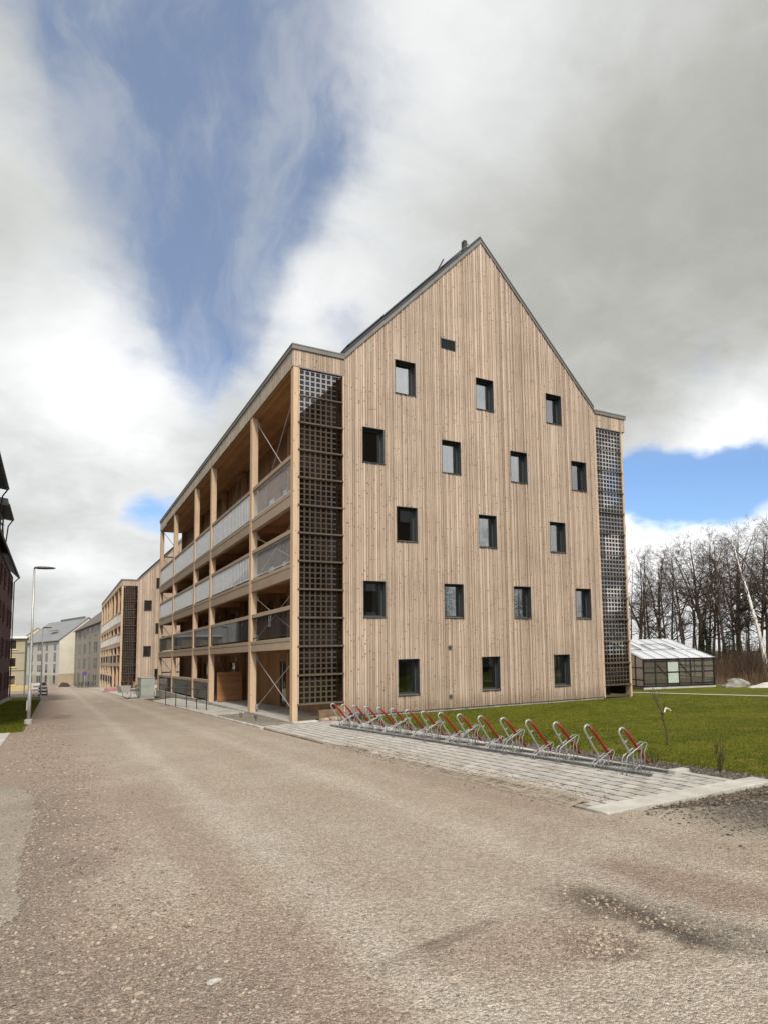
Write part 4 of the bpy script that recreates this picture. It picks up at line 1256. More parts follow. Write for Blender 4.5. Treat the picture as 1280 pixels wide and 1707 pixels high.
# beige house with yellow window surrounds on the left
YEL = plain('yellow_wood_frame', (.55, .42, .18), .7, 0, .15, 3)
root, rf_ = facade_house('beige_house', (-22.0, 128.5, zg(128.5)), R(0), 10.45, 12, 9.35, 9.8, plast('beige_render', (.33, .30, .215)), plain('white_roof_edge', (.6, .6, .58), .6, 0, .1, 1),
    'beige three storey house with yellow framed windows between the maroon house and the lamp post', [1.5, 5.0, 8.35], 3, wmat=YEL, winw=1.75, winh=1.75, storey=3.2, z1=1.05, trim=YEL)
bd = MB()
for k in (1, 2): bd.box(-.02, 10.47, -.06, -.001, .35 + 3.2 * k, .5 + 3.2 * k)
bd.build('storey_band', plast('olive_band', (.2, .19, .14)), root)
fn = empty('picket_fence', (-13.4, 124, zg(124))); tag(fn, 'low pale timber fence before the beige house', 'fence')
fp = MB()
for k in range(14): fp.box(k * .22, k * .22 + .12, 0, .04, 0, .95)
fp.build('pickets', YEL, fn); MB().box(0, 3.1, .045, .09, .6, .7).build('fence_rail', YEL, fn)
tag(MB().bbox(-10.6, -8.4, 118, 120, zg(119) + .25, zg(119) + 1.15, .1).build('planter_box', M['kerbstone']), 'pale low concrete planter to the right of the fence by the beige house', 'planter')
# yellow gable behind
root, rf_ = facade_house('yellow_house', (-6.5, 262.0, -3.3), R(90), 14, 11, 13.5, 18.0, plast('yellow_render', (.55, .45, .24)), GREYROOF,
    'yellow house with grey pitched roof rising behind the beige house', [3.5, 7.0, 10.5], 4, z1=1.0)
# maroon house on the left
MR = wood('maroon_boards', (0.042, 0.014, 0.014), (0.062, 0.022, 0.021), 'z', .4, 0)
MRG = wood('grey_maroon_boards', (0.085, 0.07, 0.062), (0.11, 0.09, 0.08), 'z', .4, 0)
mh = empty('maroon_house', (-10.8, 60.7, zg(60.7))); tag(mh, 'dark maroon boarded house with black dormers at the left edge of the street', 'house')
z0_ = -zg(60.7) * 0
yy = 0.0; wb = MB()
while yy > -58:
    w = random.choice((.12, .15, .18)); wb.box(-.03 - random.choice((0, .012)), 0.0, yy - w + .006, yy, -.3, 12.0, 0, random.random()); yy -= w
wb.box(-12, -.05, -58, 0, -.3, 12.0)
wb.build('wall', MR, mh)
MB().box(-12.02, .02, -58, .02, -.9, -.28).build('plinth', M['concrete'], mh)
mr = MB()
mr.prism([(-6, 18.4), (.42, 11.95), (.42, 12.25), (-6, 18.75)], -58, .3, 'y'); mr.prism([(-6, 18.75), (-12.4, 12.25), (-12.4, 11.95), (-6, 18.4)], -58, .3, 'y')
mrf = mr.build('roof', M['roof'], mh)
MB().tube([(.5, -58, 12.0), (.5, .3, 12.0)], .08, 8).build('gutter', M['blackmetal'], mrf)
dp_ = MB(); dp_.tube([(.45, .1, 11.95), (.1, .1, 11.5), (.1, .1, -.2)], .05, 8); dp_.build('downpipe', M['blackmetal'], mh)
for (ya, yb, zt, xo) in ((-20.5, -14.3, 15.4, .12), (-33.0, -22.6, 16.3, .12)):
    dm = MB(); dm.box(-6, xo - .3, ya, yb, 11.0, zt); do = dm.build('dormer', MRG, mh)
    q = MB(); q.prism([(-6, zt + .95), (xo + .25, zt), (xo + .25, zt + .55), (-6, zt + 1.5)], ya - .3, yb + .35, 'y'); q.build('dormer_roof', M['roof'], do)
    g2 = MB(); g2.tube([(xo + .33, ya - .3, zt + .1), (xo + .33, yb + .35, zt + .1)], .07, 8); g2.tube([(xo + .33, yb + .3, zt + .1), (xo + .0, yb + .2, zt - .5), (xo - .2, yb + .1, zt - 3)], .05, 8); g2.build('dormer_gutter', M['blackmetal'], do)
    for k in range(2):
        ym = ya + (k + .5) * (yb - ya) / 2
        f = MB(); f.box(xo - .31, xo - .2, ym - .7, ym + .7, zt - 2.6, zt - .6); fo = f.build('window', M['blackmetal'], do)
        MB().box(xo - .3, xo - .19, ym - .6, ym + .6, zt - 2.5, zt - .7).build('pane', M['pane_far'], fo)
dpn = plain('maroon_trim', (.055, .014, .014), .6, 0, .2, 2)
for rw in range(4):
    for c in (-2.6, -7.2, -13.5, -18.5, -26, -33):
        zb = .9 + rw * 2.9
        f = MB()
        f.box(-.01, .10, c - .75, c - .63, zb, zb + 1.7); f.box(-.01, .10, c + .63, c + .75, zb, zb + 1.7); f.box(-.01, .10, c - .63, c + .63, zb, zb + .12); f.box(-.01, .10, c - .63, c + .63, zb + 1.58, zb + 1.7)
        fo = f.build('window', dpn, mh); MB().box(-.005, .03, c - .63, c + .63, zb + .12, zb + 1.58).build('pane', M['pane_far'], fo)
# house behind the viewpoint, mirrored in the near gable's panes
random.seed(5)
tw = empty('dark_gabled_house', (5.7, -30, zg(-30))); tag(tw, 'large dark timber house behind the viewpoint, mirrored in the gable windows', 'house')
DK = wood('dark_brown_boards', (.07, .05, .035), (.10, .07, .05), 'z', .4, .3)
MB().prism([(0, 0), (15.6, 0), (15.6, 17.6), (7.8, 25.9), (0, 17.6)], -34, 0, 'y').build('wall', DK, tw)
q = MB()
q.prism([(7.8, 26.0), (-.2, 17.4), (-.2, 17.7), (7.8, 26.3)], -34.2, .2, 'y'); q.prism([(7.8, 26.3), (15.8, 17.7), (15.8, 17.4), (7.8, 26.0)], -34.2, .2, 'y'); q.build('roof', M['roof'], tw)
for rw in range(5):
    for c in (2.6, 6.2, 9.6, 12.8):
        f = MB(); f.box(c - .55, c + .55, 0.01, .06, 1 + 3.1 * rw, 2.5 + 3.1 * rw); fo = f.build('window', M['frame'], tw)
        MB().box(c - .45, c + .45, .05, .08, 1.1 + 3.1 * rw, 2.4 + 3.1 * rw).build('pane', M['pane_far'], fo)

# ---------------------------------------------------------------- greenhouse
gh = empty('greenhouse', (21.2, 4.42, zg(4.4)), math.atan2(-.40, .92)); tag(gh, 'small black framed greenhouse with pale glass roof beyond the lawn', 'greenhouse')
GW, GD, GE, GR = 4.3, 6.5, 1.72, 2.92
MB().box(.0, GW, .03, GD - .05, -.3, .118).build('greenhouse_floor', M['kerbstone'], gh)
MB().box(-.05, GW + .05, -.06, GD, -.3, .12).build('base_kerb', M['kerbstone'], gh)
fr = MB(); t = .075
nb = 6
for k in range(nb + 1):
    x = k * GW / nb; fr.box(x - t / 2, x + t / 2, -.03, .03, .12, GE)
for z in (.12, .27, .92, GE - .17, GE - .06): fr.box(0, GW, -.025, .025, z, z + (t if z != .12 else .1))
for k in (1, 3):
    x = k * GW / nb; fr.bar((x + .05, -.02, GE - .25), (x + GW / nb - .05, -.02, .75), .05)
for x in (0, GW):
    for y in np.linspace(0, GD, 6): fr.box(x - .03, x + .03, y - .03, y + .03, .12, GE + (GR - GE) * y / GD * .98)
    for z in (.12, .5, 1.2): fr.box(x - .028, x + .028, 0.03, GD, z, z + t)
    fr.bar((x, 0, GE), (x, GD, GR), .07)
fr.bar((0, GD, GR), (GW, GD, GR), .07)
for z in (.12, 1.0): fr.box(0, GW, GD - .03, GD + .03, z, z + t)
fr.build('greenhouse_frame', M['blackmetal'], gh)
rfm = MB()
rz_ = lambda y: GE + (GR - GE) * y / GD + .05
rfm.quad((-.08, -.1, rz_(-.1)), (GW + .08, -.1, rz_(-.1)), (GW + .08, GD, rz_(GD)), (-.08, GD, rz_(GD)))
ro_ = rfm.build('glass_roof', M['ghroof'], gh)
rb_ = MB()
for k in range(nb + 1): rb_.bar((k * GW / nb, -.1, rz_(-.1) + .02), (k * GW / nb, GD, rz_(GD) + .02), .03, .02)
for y in (GD * .36,): rb_.bar((0, y, rz_(y) + .02), (GW, y, rz_(y) + .02), .04, .03)
rb_.build('glazing_bar', plain('pale_bar', (.35, .36, .37), .5, .2, .1, 3), ro_)
for xa, xb, ya, yb in ((GW * .35, GW * .7, GD * .38, GD * .66), (-.05, GW * .2, GD * .38, GD * .66)):
    hv = MB()
    for (x1, y1, x2, y2) in ((xa, ya, xb, ya), (xa, yb, xb, yb), (xa, ya, xa, yb), (xb, ya, xb, yb)): hv.bar((x1, y1, rz_(y1) + .06), (x2, y2, rz_(y2) + .06), .05, .03)
    hv.build('roof_hatch', M['blackmetal'], ro_)
gp = MB()
for k in range(nb):
    if k == 2: continue
    gp.quad((k * GW / nb + .03, 0, .2), ((k + 1) * GW / nb - .03, 0, .2), ((k + 1) * GW / nb - .03, 0, GE - .1), (k * GW / nb + .03, 0, GE - .1))
gp.quad((0, .04, .2), (0, GD, .2), (0, GD, GR - .05), (0, .04, GE - .05)); gp.quad((GW, .04, .2), (GW, GD, .2), (GW, GD, GR - .05), (GW, .04, GE - .05)); gp.quad((0.03, GD, .2), (GW - .03, GD, .2), (GW - .03, GD, GR - .05), (.03, GD, GR - .05))
gp.build('wall_glass', M['ghglass'], gh)
MB().box(2 * GW / nb + .03, 3 * GW / nb - .03, -.01, .01, .28, GE - .1).build('milky_door', M['ghmilk'], gh)
MB().box(.3, GW - .3, .5, 1.1, .3, .55).build('planting_bench', M['inner'], gh)

rock('boulder', (25.6, 1.6, -.02), (.98, .65, .46), 'grey boulder at the lawn edge right of the greenhouse', 'boulder', M['stone'], None, 12, 4)
rock('boulder', (26.5, -.4, -.02), (1.6, .9, .26), 'flat pale whitish rock beside the grey boulder at the lawn edge', 'boulder', M['pale_stone'], None, 14, 4)
rock('white_stone', (-6.21, -20.06, zg(-20.06) + .012), (.045, .022, .02), 'single white stone lying on the gravel road near the camera', 'stone', M['pale_stone'], None, 17, 2)

twiggy_later = []
# ---------------------------------------------------------------- trees
BARK = plain('dark_bark', (.085, .062, .045), .95, 0, .35, 5, .5, .1)
TWIG = plain('twig_bark', (.066, .048, .037), .95, 0, .3, 3, 0, .1)
def birch_mat():
    m, T, bs, out = base_mat('birch_bark')
    P = coords(T, 'Object')
    n = T.noise(T.vmath('MULTIPLY', P, (4, 4, 1.6)).outputs[0], 2.0, 5, .7).outputs[0]
    col = T.mix(T.smooth(n, .52, .62), (.66, .62, .55), (.08, .07, .06))
    T.link(col, bs.inputs['Base Color']); bs.inputs['Roughness'].default_value = .85
    return m
BIRCH = birch_mat()
def tree_meshes(seed, H, forks, bare=0.35, droop=0.0, r0=.17, dens=1.0, twist=.2):
    rr = random.Random(seed)
    tr, cr = MB(), MB()
    def grow(p, d, length, r, depth, mb):
        n = 4 if depth < 2 else 3
        pts = [Vector(p)]; rs = [r]
        d = Vector(d).normalized()
        for k in range(n):
            d = (d + Vector((rr.gauss(0, twist), rr.gauss(0, twist), rr.gauss(.05 - droop * depth * .3, twist * .8)))).normalized()
            pts.append(pts[-1] + d * length / n); rs.append(max(r * (1 - .6 * (k + 1) / n), .0055))
        (tr if depth == 0 else cr).tube(pts, rs, 6 if depth == 0 else (4 if depth == 1 else 3), cap=False)
        return pts, rs, d
    def branch(p, d, length, r, depth):
        pts, rs, de = grow(p, d, length, r, depth, None)
        if depth >= 4: return
        nb = {1: 6, 2: 4, 3: 3}[depth] if depth else 0
        nb = max(2, int(nb * dens))
        for k in range(nb):
            u = rr.uniform(.25, 1.0); i = min(int(u * (len(pts) - 1)), len(pts) - 2); f = u * (len(pts) - 1) - i
            q = pts[i].lerp(pts[i + 1], f); rad = rs[i] * (1 - f) + rs[i + 1] * f
            ax = de.orthogonal(); ax.rotate(Matrix.Rotation(rr.uniform(0, 6.28), 3, de))
            nd = (de + ax * rr.uniform(.7, 1.4) + Vector((0, 0, .12 - droop))).normalized()
            branch(q, nd, length * rr.uniform(.38, .62), max(rad * .5, .006), depth + 1)
    # trunk with leaders
    lead = []
    base_d = Vector((rr.gauss(0, .04), rr.gauss(0, .04), 1))
    fz = H * rr.uniform(.35, .5) if forks > 1 else H * .93
    n = 9; pts = [Vector((0, 0, -.3))]; rs = [r0 * 1.35]
    d = base_d.normalized()
    for k in range(n):
        d = (d + Vector((rr.gauss(0, .05), rr.gauss(0, .05), .02))).normalized()
        pts.append(pts[-1] + d * fz / n); rs.append(r0 * (1 - (.35 if forks > 1 else .85) * (k + 1) / n))
    tr.tube(pts, rs, 7, cap=False)
    def along(pts, rs, zmin, count, ln, dd):
        for k in range(count):
            u = rr.uniform(zmin, 1.0) ** .9; i = min(int(u * (len(pts) - 1)), len(pts) - 2); f = u * (len(pts) - 1) - i
            q = pts[i].lerp(pts[i + 1], f); rad = rs[i] * (1 - f) + rs[i + 1] * f
            a = rr.uniform(0, 6.28); up = rr.uniform(.15, .9)
            nd = Vector((math.cos(a), math.sin(a), up))
            branch(q, nd, ln * (1.15 - .6 * u) * rr.uniform(.7, 1.2), max(min(rad * .5, .06), .012), 2 if rr.random() < .5 else 1)
    if forks > 1:
        for k in range(forks):
            a = 6.28 * k / forks + rr.uniform(-.5, .5); s = rr.uniform(.25, .5)
            dd = Vector((math.cos(a) * s, math.sin(a) * s, 1)).normalized()
            lp = [pts[-1]]; lr = [rs[-1] * .75]; m = 8; LL = H - fz
            for q in range(m):
                dd = (dd + Vector((rr.gauss(0, .08), rr.gauss(0, .08), .05))).normalized()
                lp.append(lp[-1] + dd * LL / m); lr.append(max(lr[0] * (1 - .85 * (q + 1) / m), .012))
            tr.tube(lp, lr, 6, cap=False)
            along(lp, lr, .08, int(13 * dens), H * .20, dd)
        along(pts, rs, .75, 3, H * .15, d)
    else:
        along(pts, rs, bare, int(30 * dens), H * .21, d)
    return tr, cr
kinds = []
for sd_, H, fk, r0, dn in ((1, 14, 1, .15, 1.1), (2, 15, 2, .21, 1.05), (3, 14, 3, .27, 1.05), (4, 15, 1, .18, 1.15), (5, 13.5, 2, .15, 1.0), (6, 15, 1, .12, 1.0)):
    kinds.append((H, tree_meshes(sd_, H, fk, .26, 0, r0 * 1.1, dn * .98)))
protos = []
for H, (tr, cr) in kinds:
    root = empty('bare_tree'); tr.build('trunk', BARK, root); cr.build('crown', TWIG, root); protos.append((H, root))
spots = [(48.0, 32.84, 12.9, 2), (53.04, 36.76, 15.2, 0), (48.42, 30.18, 13.6, 3), (59.49, 39.75, 16.3, 1), (52.79, 32.13, 14.6, 0), (49.54, 27.06, 13.4, 4), (52.29, 27.67, 14.9, 2), (62.11, 35.66, 16.5, 5), (57.22, 29.26, 16.2, 3), (49.89, 22.04, 14.4, 1),
         (66.96, 34.91, 17.6, 0), (56.44, 24.98, 16.1, 1), (56.27, 22.69, 16.0, 3), (53.66, 19.6, 15.0, 2), (58.87, 22.2, 16.2, 4), (65.06, 42.12, 16.0, 5), (61.6, 44.37, 16.0, 3), (69.31, 40.56, 18.0, 1), (70.31, 44.7, 17.8, 4), (55.69, 42.21, 14.2, 5), (75.77, 41.16, 19.5, 0),
         (52.0, 24.5, 13.0, 5), (50.6, 29.0, 12.4, 5), (60.5, 27.5, 17.0, 5), (63.5, 31.0, 17.0, 3), (56.0, 33.5, 14.6, 5), (64.0, 26.0, 17.5, 0), (55.0, 30.4, 14.0, 5)]
spots += [(67.0, 30.0, 17.0, 3), (58.0, 31.0, 15.4, 0), (62.0, 34.0, 16.2, 4), (72.0, 38.0, 18.5, 3), (66.0, 46.0, 16.5, 0), (61.0, 24.0, 16.5, 3)]
used = set()
shape = {0: 'slender bare tree with one straight stem', 1: 'bare tree with a forked stem', 2: 'thick bare tree splitting into limbs', 3: 'stout bare tree with dense twigs', 4: 'thin bare tree with two upright limbs', 5: 'young thin bare tree'}
ang = [(math.atan2(x + 7.08, y + 24.76), i) for i, (x, y, h, k) in enumerate(spots)]
order = {i: n for n, (a, i) in enumerate(sorted(ang))}
card = ['', 'second', 'third', 'fourth', 'fifth', 'sixth', 'seventh', 'eighth', 'ninth', 'tenth', 'eleventh', 'twelfth', 'thirteenth', 'fourteenth', 'fifteenth', 'sixteenth', 'seventeenth']
words = ['leftmost in the forest edge'] + [c + ' tree from the left' for c in card[1:]] + [c + ' tree from the right' for c in card[:0:-1]] + ['rightmost of the forest edge']
rt = random.Random(4)
for i, (x, y, h, k) in enumerate(spots):
    H, src = protos[k]
    o = src if k not in used else copy_tree(src)
    used.add(k)
    o.location = (x, y, -1.0); s = (h + 1.0) / H; o.scale = (s * rt.uniform(.9, 1.1), s * rt.uniform(.9, 1.1), s); o.rotation_euler = (0, 0, rt.uniform(0, 6.28))
    tag(o, '%s, %s' % (shape[k], words[order[i]]), 'tree', 'bare trees behind the greenhouse')
# trees behind the viewpoint, mirrored in the panes
for k, (x, y, h) in enumerate(((27.5, -32, 14), (31, -37, 16), (36, -33, 15), (24.5, -42, 15))):
    H, src = protos[(1, 2, 3, 4)[k]]
    o = copy_tree(src); o.location = (x, y, .3); o.scale = (h / H,) * 3; o.rotation_euler = (0, 0, k * 1.3)
    tag(o, 'bare tree behind the viewpoint, %s from the dark house' % ['first', 'third', 'fourth', 'second'][k], 'tree', 'bare trees behind the viewpoint')
tr, cr = tree_meshes(33, 15.5, 1, .3, .08, .25, .8, .14)
bt_ = empty('birch_tree', (47.2, 15.35, -.8)); tr.build('trunk', BIRCH, bt_); cr.build('crown', TWIG, bt_); bt_.rotation_euler = (0, R(-1), R(218))
tag(bt_, 'white stemmed leaning birch at the right of the forest edge', 'tree')
# spruce thickets
NEED = plain('spruce_needles', (.022, .035, .015), .9, 0, .4, 3, 0, .1, .6)
def spruce(x, y, h, lab, seed):
    rr = np.random.default_rng(seed)
    root = empty('spruce_tree', (x, y, -.9)); tag(root, lab, 'tree', 'dark spruces in the undergrowth')
    MB().tube([(0, 0, 0), (0, 0, h)], [.1, .02], 6).build('trunk', BARK, root)
    n = 2600; z = h * (1 - rr.random(n) ** .6 * .95); rad = (h - z) * .34 + .15
    a = rr.uniform(0, 6.28, n); r_ = rad * np.sqrt(rr.random(n)) * (.75 + .25 * np.sin(a * 5 + z * 4))
    c = np.column_stack([np.cos(a) * r_, np.sin(a) * r_, z - r_ * .25]); u = np.column_stack([np.cos(a), np.sin(a), -.35 + .3 * rr.random(n)]) * rr.uniform(.15, .4, (n, 1)); w = np.column_stack([-np.sin(a), np.cos(a), rr.normal(0, .3, n)]) * .06
    V = np.stack([c - w, c + w, c + u], 1).reshape(-1, 3)
    np_mesh('crown', V, np.arange(n * 3).reshape(-1, 3), NEED, rr.random(n), parent=root)
spruce(45.5, 20.8, 5.6, 'dark spruce in the undergrowth, left of the three', 1)
spruce(46.5, 18.9, 4.8, 'low dark spruce in the undergrowth, middle of the three', 2)
spruce(50.5, 20.0, 9.0, 'tall dark spruce behind the birch, right of the three', 3)
for k in range(15):  # unseen spruces added so the panes and right screen mirror something dark
    spruce(22.6 + 2.3 * k, -32 - (k % 2) * 2.5, 10.5 + (k * 37 % 5) * .6, 'unseen spruce added behind the viewpoint for dark reflections, %s from the dark house' % ('nearest', 'second', 'third', 'fourth', 'fifth', 'sixth', 'seventh', 'eighth', 'ninth', 'tenth', 'eleventh', 'twelfth', 'thirteenth', 'fourteenth', 'farthest')[k], 60 + k)
# brushwood at the forest edge
def brush(name, n, gen, hmin, hmax, mat, label, thick=.012):
    p = gen(n); h = rng.uniform(hmin, hmax, n) * (0.45 + .3 * rng.random(n) + .3 * np.sin(p[:, 0] * .9 + 1.3 * np.sin(p[:, 1] * .7)) * np.sin(p[:, 1] * .8))
    lean = rng.normal(0, .16, (n, 2)); k = 4
    V, F = [], []
    base = np.column_stack([p, np.full(n, -.7)])
    for q in range(3):
        a0 = rng.uniform(0, 6.28, n)
        st_ = base + np.column_stack([lean * h[:, None] * (.0 if q == 0 else rng.uniform(.1, .6, (n, 1))), h * (0 if q == 0 else rng.uniform(.15, .6, n))])
        en = base + np.column_stack([(lean + (0 if q == 0 else rng.normal(0, .22, (n, 2)))) * h[:, None], h * (1 if q == 0 else rng.uniform(.6, 1, n))])
        for s in (0, 1):
            w = thick * (1.3 if q == 0 else .8)
            o_ = np.column_stack([np.cos(a0 + s * 1.57), np.sin(a0 + s * 1.57), np.zeros(n)]) * w
            V.append(np.stack([st_ - o_, st_ + o_, en + o_ * .3, en - o_ * .3], 1).reshape(-1, 3))
    V = np.concatenate(V); F = np.arange(len(V)).reshape(-1, 4)
    o = np_mesh(name, V, F, mat, rng.random(len(F)))
    tag(o, label, 'undergrowth', kind='stuff')
BR = plain('brushwood', (.115, .078, .052), .95, 0, .3, .5, 0, .1, 1.0)
brush('undergrowth', 15000, lambda n: np.column_stack([rng.uniform(29, 60, n), rng.uniform(-16, 30, n)]), 1.0, 4.0, BR, 'brown leafless brushwood filling the forest edge')
brush('dry_reeds', 7000, lambda n: np.column_stack([rng.uniform(28.0, 33, n), rng.uniform(-12, 16, n)]), .5, 2.0, plain('dry_grass', (.20, .14, .085), .95, 0, .3, .5, 0, .1, .8), 'tan dry weeds in front of the forest edge')

for k, (x, y, h, lab) in enumerate(((31.0, 4.5, 4.2, 'tall bare bush at the forest edge just right of the greenhouse'), (31.5, 1.5, 3.2, 'bare bush at the forest edge behind the grey boulder'), (33.0, 6.5, 5.0, 'tallest bare bush at the forest edge behind the greenhouse'), (31.0, -1.5, 3.8, 'bare bush at the forest edge behind the pale flat rock'))):
    twiggy_later.append(('bare_bush', (x, y, -.5), h, 14, .5, lab, 'bush', 70 + k))
# young sapling with a white tie, shrubs in the bed
def twiggy(name, loc, h, n, spread, label, cat, seed, mat=TWIG, single=False):
    rr = random.Random(seed)
    root = empty(name, loc); tag(root, label, cat)
    st, tw_ = MB(), MB()
    for k in range(n):
        a = rr.uniform(0, 6.28); d = Vector((math.cos(a) * spread * rr.random(), math.sin(a) * spread * rr.random(), 1)).normalized()
        p = [Vector((0, 0, -.05))]; L_ = h * (1 if single else rr.uniform(.55, 1))
        for q in range(5):
            d = (d + Vector((rr.gauss(0, .08), rr.gauss(0, .08), .02))).normalized(); p.append(p[-1] + d * L_ / 5)
        r_ = .02 if single else (.006 if h < 2 else .022)
        st.tube(p, [r_ * (1 - .13 * q) for q in range(6)], 5)
        for q in range(6 if single else 3):
            u = rr.uniform(.45, .95) if single else rr.uniform(.3, .9); i = int(u * 4); b = p[i].lerp(p[i + 1], u * 4 - i)
            a = rr.uniform(0, 6.28); dd = Vector((math.cos(a) * .6, math.sin(a) * .6, .9)).normalized(); l2 = h * rr.uniform(.15, .35)
            tw_.tube([b, b + dd * l2 * .5 + Vector((0, 0, .01)), b + dd * l2 + Vector((0, 0, .05))], [r_ * .55, r_ * .4, r_ * .25], 4)
    st.build('stem', mat, root); tw_.build('twigs', mat, root)
    return root
for a_ in twiggy_later: twiggy(*a_)
sp = twiggy('sapling', (3.84, -14.1, zg(-14.1)), 1.4, 1, .1, 'thin bare sapling with a white tie in the lawn', 'sapling', 8, BARK, True)
tie = MB(); tie.tube([(-.09, -.05, .70), (-.04, -.03, .77), (.0, -.02, .79), (.03, -.03, .77)], [.014, .018, .018, .014], 6); tie.tube([(.0, -.03, .78), (.08, -.02, .76), (.13, -.03, .72)], [.016, .016, .011], 6)
to = tie.build('white_tie', plain('white_tape', (.62, .58, .48), .7, 0, .1, 8), sp)
twiggy('bare_shrub', (1.92, -17.1, zg(-17.1)), .68, 9, .45, 'bare multi stemmed shrub in the dark bed at the right', 'shrub', 21)
twiggy('bare_shrub', (2.0, -18.6, zg(-18.6)), .42, 6, .6, 'smaller bare shrub in the dark bed near the paving corner', 'shrub', 22)
for k, (x, y, lab) in enumerate(((1.85, -15.7, 'low bare twig plant in the bed behind the nearest bike stand'), (1.8, -13.6, 'low bare twig plant in the bed behind the fourth nearest bike stand'), (1.78, -11.2, 'low bare twig plant in the bed behind the sixth nearest bike stand'), (-.7, 2.2, 'small bare twig plant in the gravel bed left of the corner post'), (-.75, 4.6, 'small bare twig plant in the gravel bed nearer the second post'))):
    twiggy('twig_plant', (x, y, zg(y)), .3 if k < 3 else .42, 5, .8, lab, 'plant', 50 + k)

# ---------------------------------------------------------------- sky, sun, camera
SUN_EL, SUN_AZ = R(47), R(196)      # azimuth measured clockwise from +Y
world = bpy.data.worlds.new('World'); SC.world = world; world.use_nodes = True
T = NT(world); T.n.clear()
out = T.new('ShaderNodeOutputWorld'); bg = T.new('ShaderNodeBackground'); T.link(bg.outputs[0], out.inputs[0])
bg.inputs['Strength'].default_value = 0.1
sky = T.new('ShaderNodeTexSky', sky_type='NISHITA'); sky.sun_disc = False
sky.sun_elevation = SUN_EL; sky.sun_rotation = SUN_AZ; sky.air_density = 1.0; sky.dust_density = 1.0; sky.ozone_density = 1.5
tc = T.new('ShaderNodeTexCoord'); D = tc.outputs['Generated']
def warp(vec, sc, amt, det=4):
    n = T.noise(vec, sc, det, .6).outputs['Color']
    return T.vmath('ADD', vec, T.vmath('MULTIPLY', T.vmath('SUBTRACT', n, (.5, .5, .5)).outputs[0], (amt, amt, amt)).outputs[0]).outputs[0]
DW = T.vmath('NORMALIZE', warp(warp(D, 2.2, .20), 7.0, .06)).outputs[0]
def gsum(items, vec):
    tot = None
    for d, deg, amp in items:
        dv = Vector(d).normalized()
        dt = T.vmath('DOT_PRODUCT', vec, tuple(dv)).outputs['Value']
        k = 1 / (1 - math.cos(R(deg)))
        g = T.math('POWER', 2.71828, T.math('MULTIPLY', T.math('SUBTRACT', dt, 1.0), k))
        g = T.math('MULTIPLY', g, amp)
        tot = g if tot is None else T.math('ADD', tot, g)
    return tot
blue = gsum([((.09, .70, .70), 8, .9), ((.16, .73, .66), 6.5, .7), ((.105, .78, .61), 6.5, .9), ((.175, .78, .59), 5.5, .8), ((.10, .84, .53), 5.5, .9), ((.145, .85, .50), 5, .7), ((.12, .895, .43), 4.5, .75), ((.155, .92, .36), 3.5, .6), ((.10, .60, .79), 9, .6),
             ((.315, .852, .417), 2.5, .5), ((.690, .69, .200), 2.7, 1.15), ((.703, .677, .212), 2.7, 1.0), ((.785, .575, .225), 2.9, 1.1), ((.745, .63, .215), 2.7, 1.0), ((.086, .981, .176), 2.0, .72), ((.70, .60, .38), 2, .25), ((-.5, .4, .7), 20, .6), ((.35, -.8, .5), 5, .7), ((.55, -.75, .4), 6, .6)], DW)
sz = T.new('ShaderNodeSeparateXYZ'); T.link(D, sz.inputs[0])
zz = T.math('ADD', T.math('MAXIMUM', sz.outputs[2], 0.0), .28)
cp = T.new('ShaderNodeCombineXYZ')
T.link(T.math('DIVIDE', sz.outputs[0], zz), cp.inputs[0]); T.link(T.math('DIVIDE', sz.outputs[1], zz), cp.inputs[1])
DP = warp(cp.outputs[0], 1.6, .28)
fb = T.noise(DP, 3.2, 9, .60, .1).outputs[0]
fb2 = T.noise(DP, 9.0, 7, .62, .0).outputs[0]
bm_ = T.math('ADD', T.math('ADD', blue, T.math('MULTIPLY', T.math('SUBTRACT', fb, .5), 1.05)), T.math('MULTIPLY', T.math('SUBTRACT', fb2, .5), .45))
high = T.smooth(sz.outputs[2], .24, .44)
mask = T.math('ADD', T.math('MULTIPLY', T.smooth(bm_, .20, .76), T.math('SUBTRACT', 1.0, high)), T.math('MULTIPLY', T.smooth(bm_, .06, 1.0), high))
# thin veils inside the blue gap
DV = T.vmath('MULTIPLY', DW, (2.4, 1.0, .75)).outputs[0]
veil = T.noise(DV, 3.6, 6, .60, .1).outputs[0]
mask = T.math('MULTIPLY', mask, T.math('MAXIMUM', T.math('MULTIPLY_ADD', T.smooth(veil, .66, .40), .40, .60), T.math('SUBTRACT', 1.0, high)))
# brightness of the cloud deck
br = gsum([((.33, .657, .678), 13, .20), ((.28, .78, .53), 9, .09), ((.40, .585, .701), 8, .18), ((-.05, .85, .5), 12, .10), ((-.032, .958, .285), 7, .28), ((.05, .945, .32), 6, .26), ((.745, .602, .289), 3.6, .34), ((.77, .55, .31), 4, .25), ((.738, .658, .12), 7, .42), ((.8, .58, .1), 8, .40), ((.66, .74, .1), 6, .35), ((.26, .87, .42), 5, .24), ((.30, .82, .49), 5, .12), ((0, .99, .12), 6, .12), ((.1, .98, .1), 7, .14),
           ((.62, .50, .62), 15, -.07), ((.60, .62, .50), 11, -.05), ((.70, .55, .45), 8, -.04), ((-.02, .972, .22), 4.5, -.17), ((.03, .985, .165), 2.5, -.08), ((-.02, .993, .115), 3, .12),
           ((-.25, -.70, .73), 40, 1.1), ((.3, -.80, .5), 26, 1.0), ((.6, -.7, .25), 24, .15)], DW)
n1 = T.noise(DP, 1.9, 9, .60, .2).outputs[0]
n1b = T.noise(DP, 6.5, 7, .6, .1).outputs[0]
val = T.math('ADD', T.math('ADD', br, .57), T.math('MULTIPLY', T.math('SUBTRACT', n1, .5), .48))
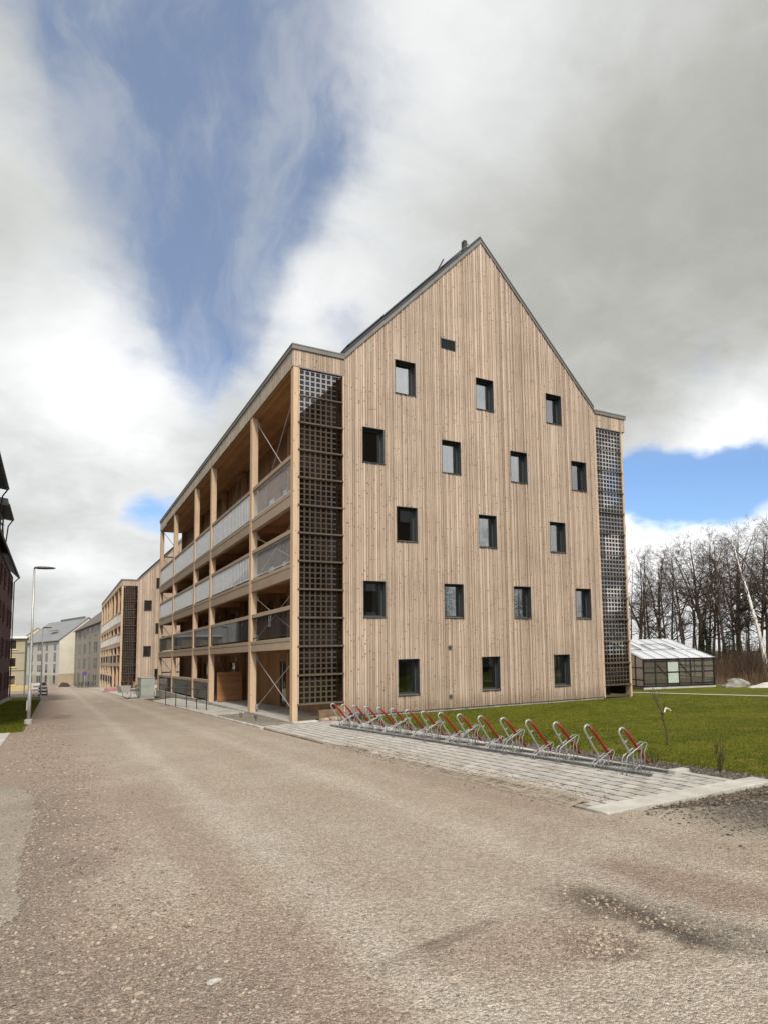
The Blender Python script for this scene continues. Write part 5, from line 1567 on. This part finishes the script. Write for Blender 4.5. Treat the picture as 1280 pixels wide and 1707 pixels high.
val = T.math('ADD', val, T.math('MULTIPLY', T.math('SUBTRACT', n1b, .5), .20))
val = T.math('ADD', val, T.math('MULTIPLY', T.math('MULTIPLY', T.smooth(bm_, -.25, .35), T.math('SUBTRACT', 1.0, T.math('MULTIPLY', high, .7))), .13))
val = T.math('MAXIMUM', val, .3)
ccol = T.ramp(val, [(.30, (.34, .34, .31)), (.55, (.51, .51, .475)), (.78, (.74, .755, .75)), (1.0, (.99, .995, 1))])
over = T.math('MAXIMUM', val, 1.0)
cl = T.vmath('SCALE', ccol)
T.link(T.math('MULTIPLY', over, 7.6), cl.inputs['Scale'])
bl_ = T.mix(1.0, sky.outputs[0], (.95, 1.1, 1.3), 'MULTIPLY')
bl_ = T.mix(T.math('MULTIPLY_ADD', T.smooth(sz.outputs[2], .25, .45), .62, .0), bl_, (2.1, 2.58, 3.45))
fin = T.mix(mask, cl.outputs[0], bl_)
T.link(fin, bg.inputs['Color'])

sun = bpy.data.lights.new('sun', 'SUN'); sun.energy = 2.6; sun.angle = R(6); sun.color = (1, .93, .83)
so = bpy.data.objects.new('sun', sun); COL.objects.link(so)
sd_ = Vector((math.sin(SUN_AZ) * math.cos(SUN_EL), math.cos(SUN_AZ) * math.cos(SUN_EL), math.sin(SUN_EL)))
so.rotation_euler = sd_.to_track_quat('Z', 'Y').to_euler()

cam = bpy.data.cameras.new('camera'); co = bpy.data.objects.new('camera', cam); COL.objects.link(co); SC.camera = co
F_, PX, PY = 1152.5, 842.52, 978.12
yaw, pit, rol = -0.57794, 0.09466, -0.02555
CAMLOC = (-7.082, -24.757, 2.261)
cy, sy = math.cos(yaw), math.sin(yaw)
fw_ = Vector((-sy, cy, 0)); rt_ = Vector((cy, sy, 0)); up_ = Vector((0, 0, 1))
c_, s_ = math.cos(pit), math.sin(pit)
f2 = fw_ * c_ + up_ * s_; u2 = up_ * c_ - fw_ * s_
c_, s_ = math.cos(rol), math.sin(rol)
r2 = rt_ * c_ + u2 * s_; u3 = u2 * c_ - rt_ * s_
mw = Matrix(((r2.x, u3.x, -f2.x, CAMLOC[0]), (r2.y, u3.y, -f2.y, CAMLOC[1]), (r2.z, u3.z, -f2.z, CAMLOC[2]), (0, 0, 0, 1)))
co.matrix_world = mw
cam.sensor_fit = 'AUTO'; cam.sensor_width = 36; cam.lens = F_ / 1707 * 36
cam.shift_x = -(PX - 640) / 1707; cam.shift_y = (PY - 853.5) / 1707
cam.clip_start = 0.05; cam.clip_end = 3000

SC.view_settings.view_transform = 'Standard'; SC.view_settings.look = 'None'
SC.view_settings.exposure = 0.4; SC.view_settings.gamma = 1
SC.cycles.max_bounces = 8; SC.cycles.transparent_max_bounces = 16
SC.cycles.use_denoising = True
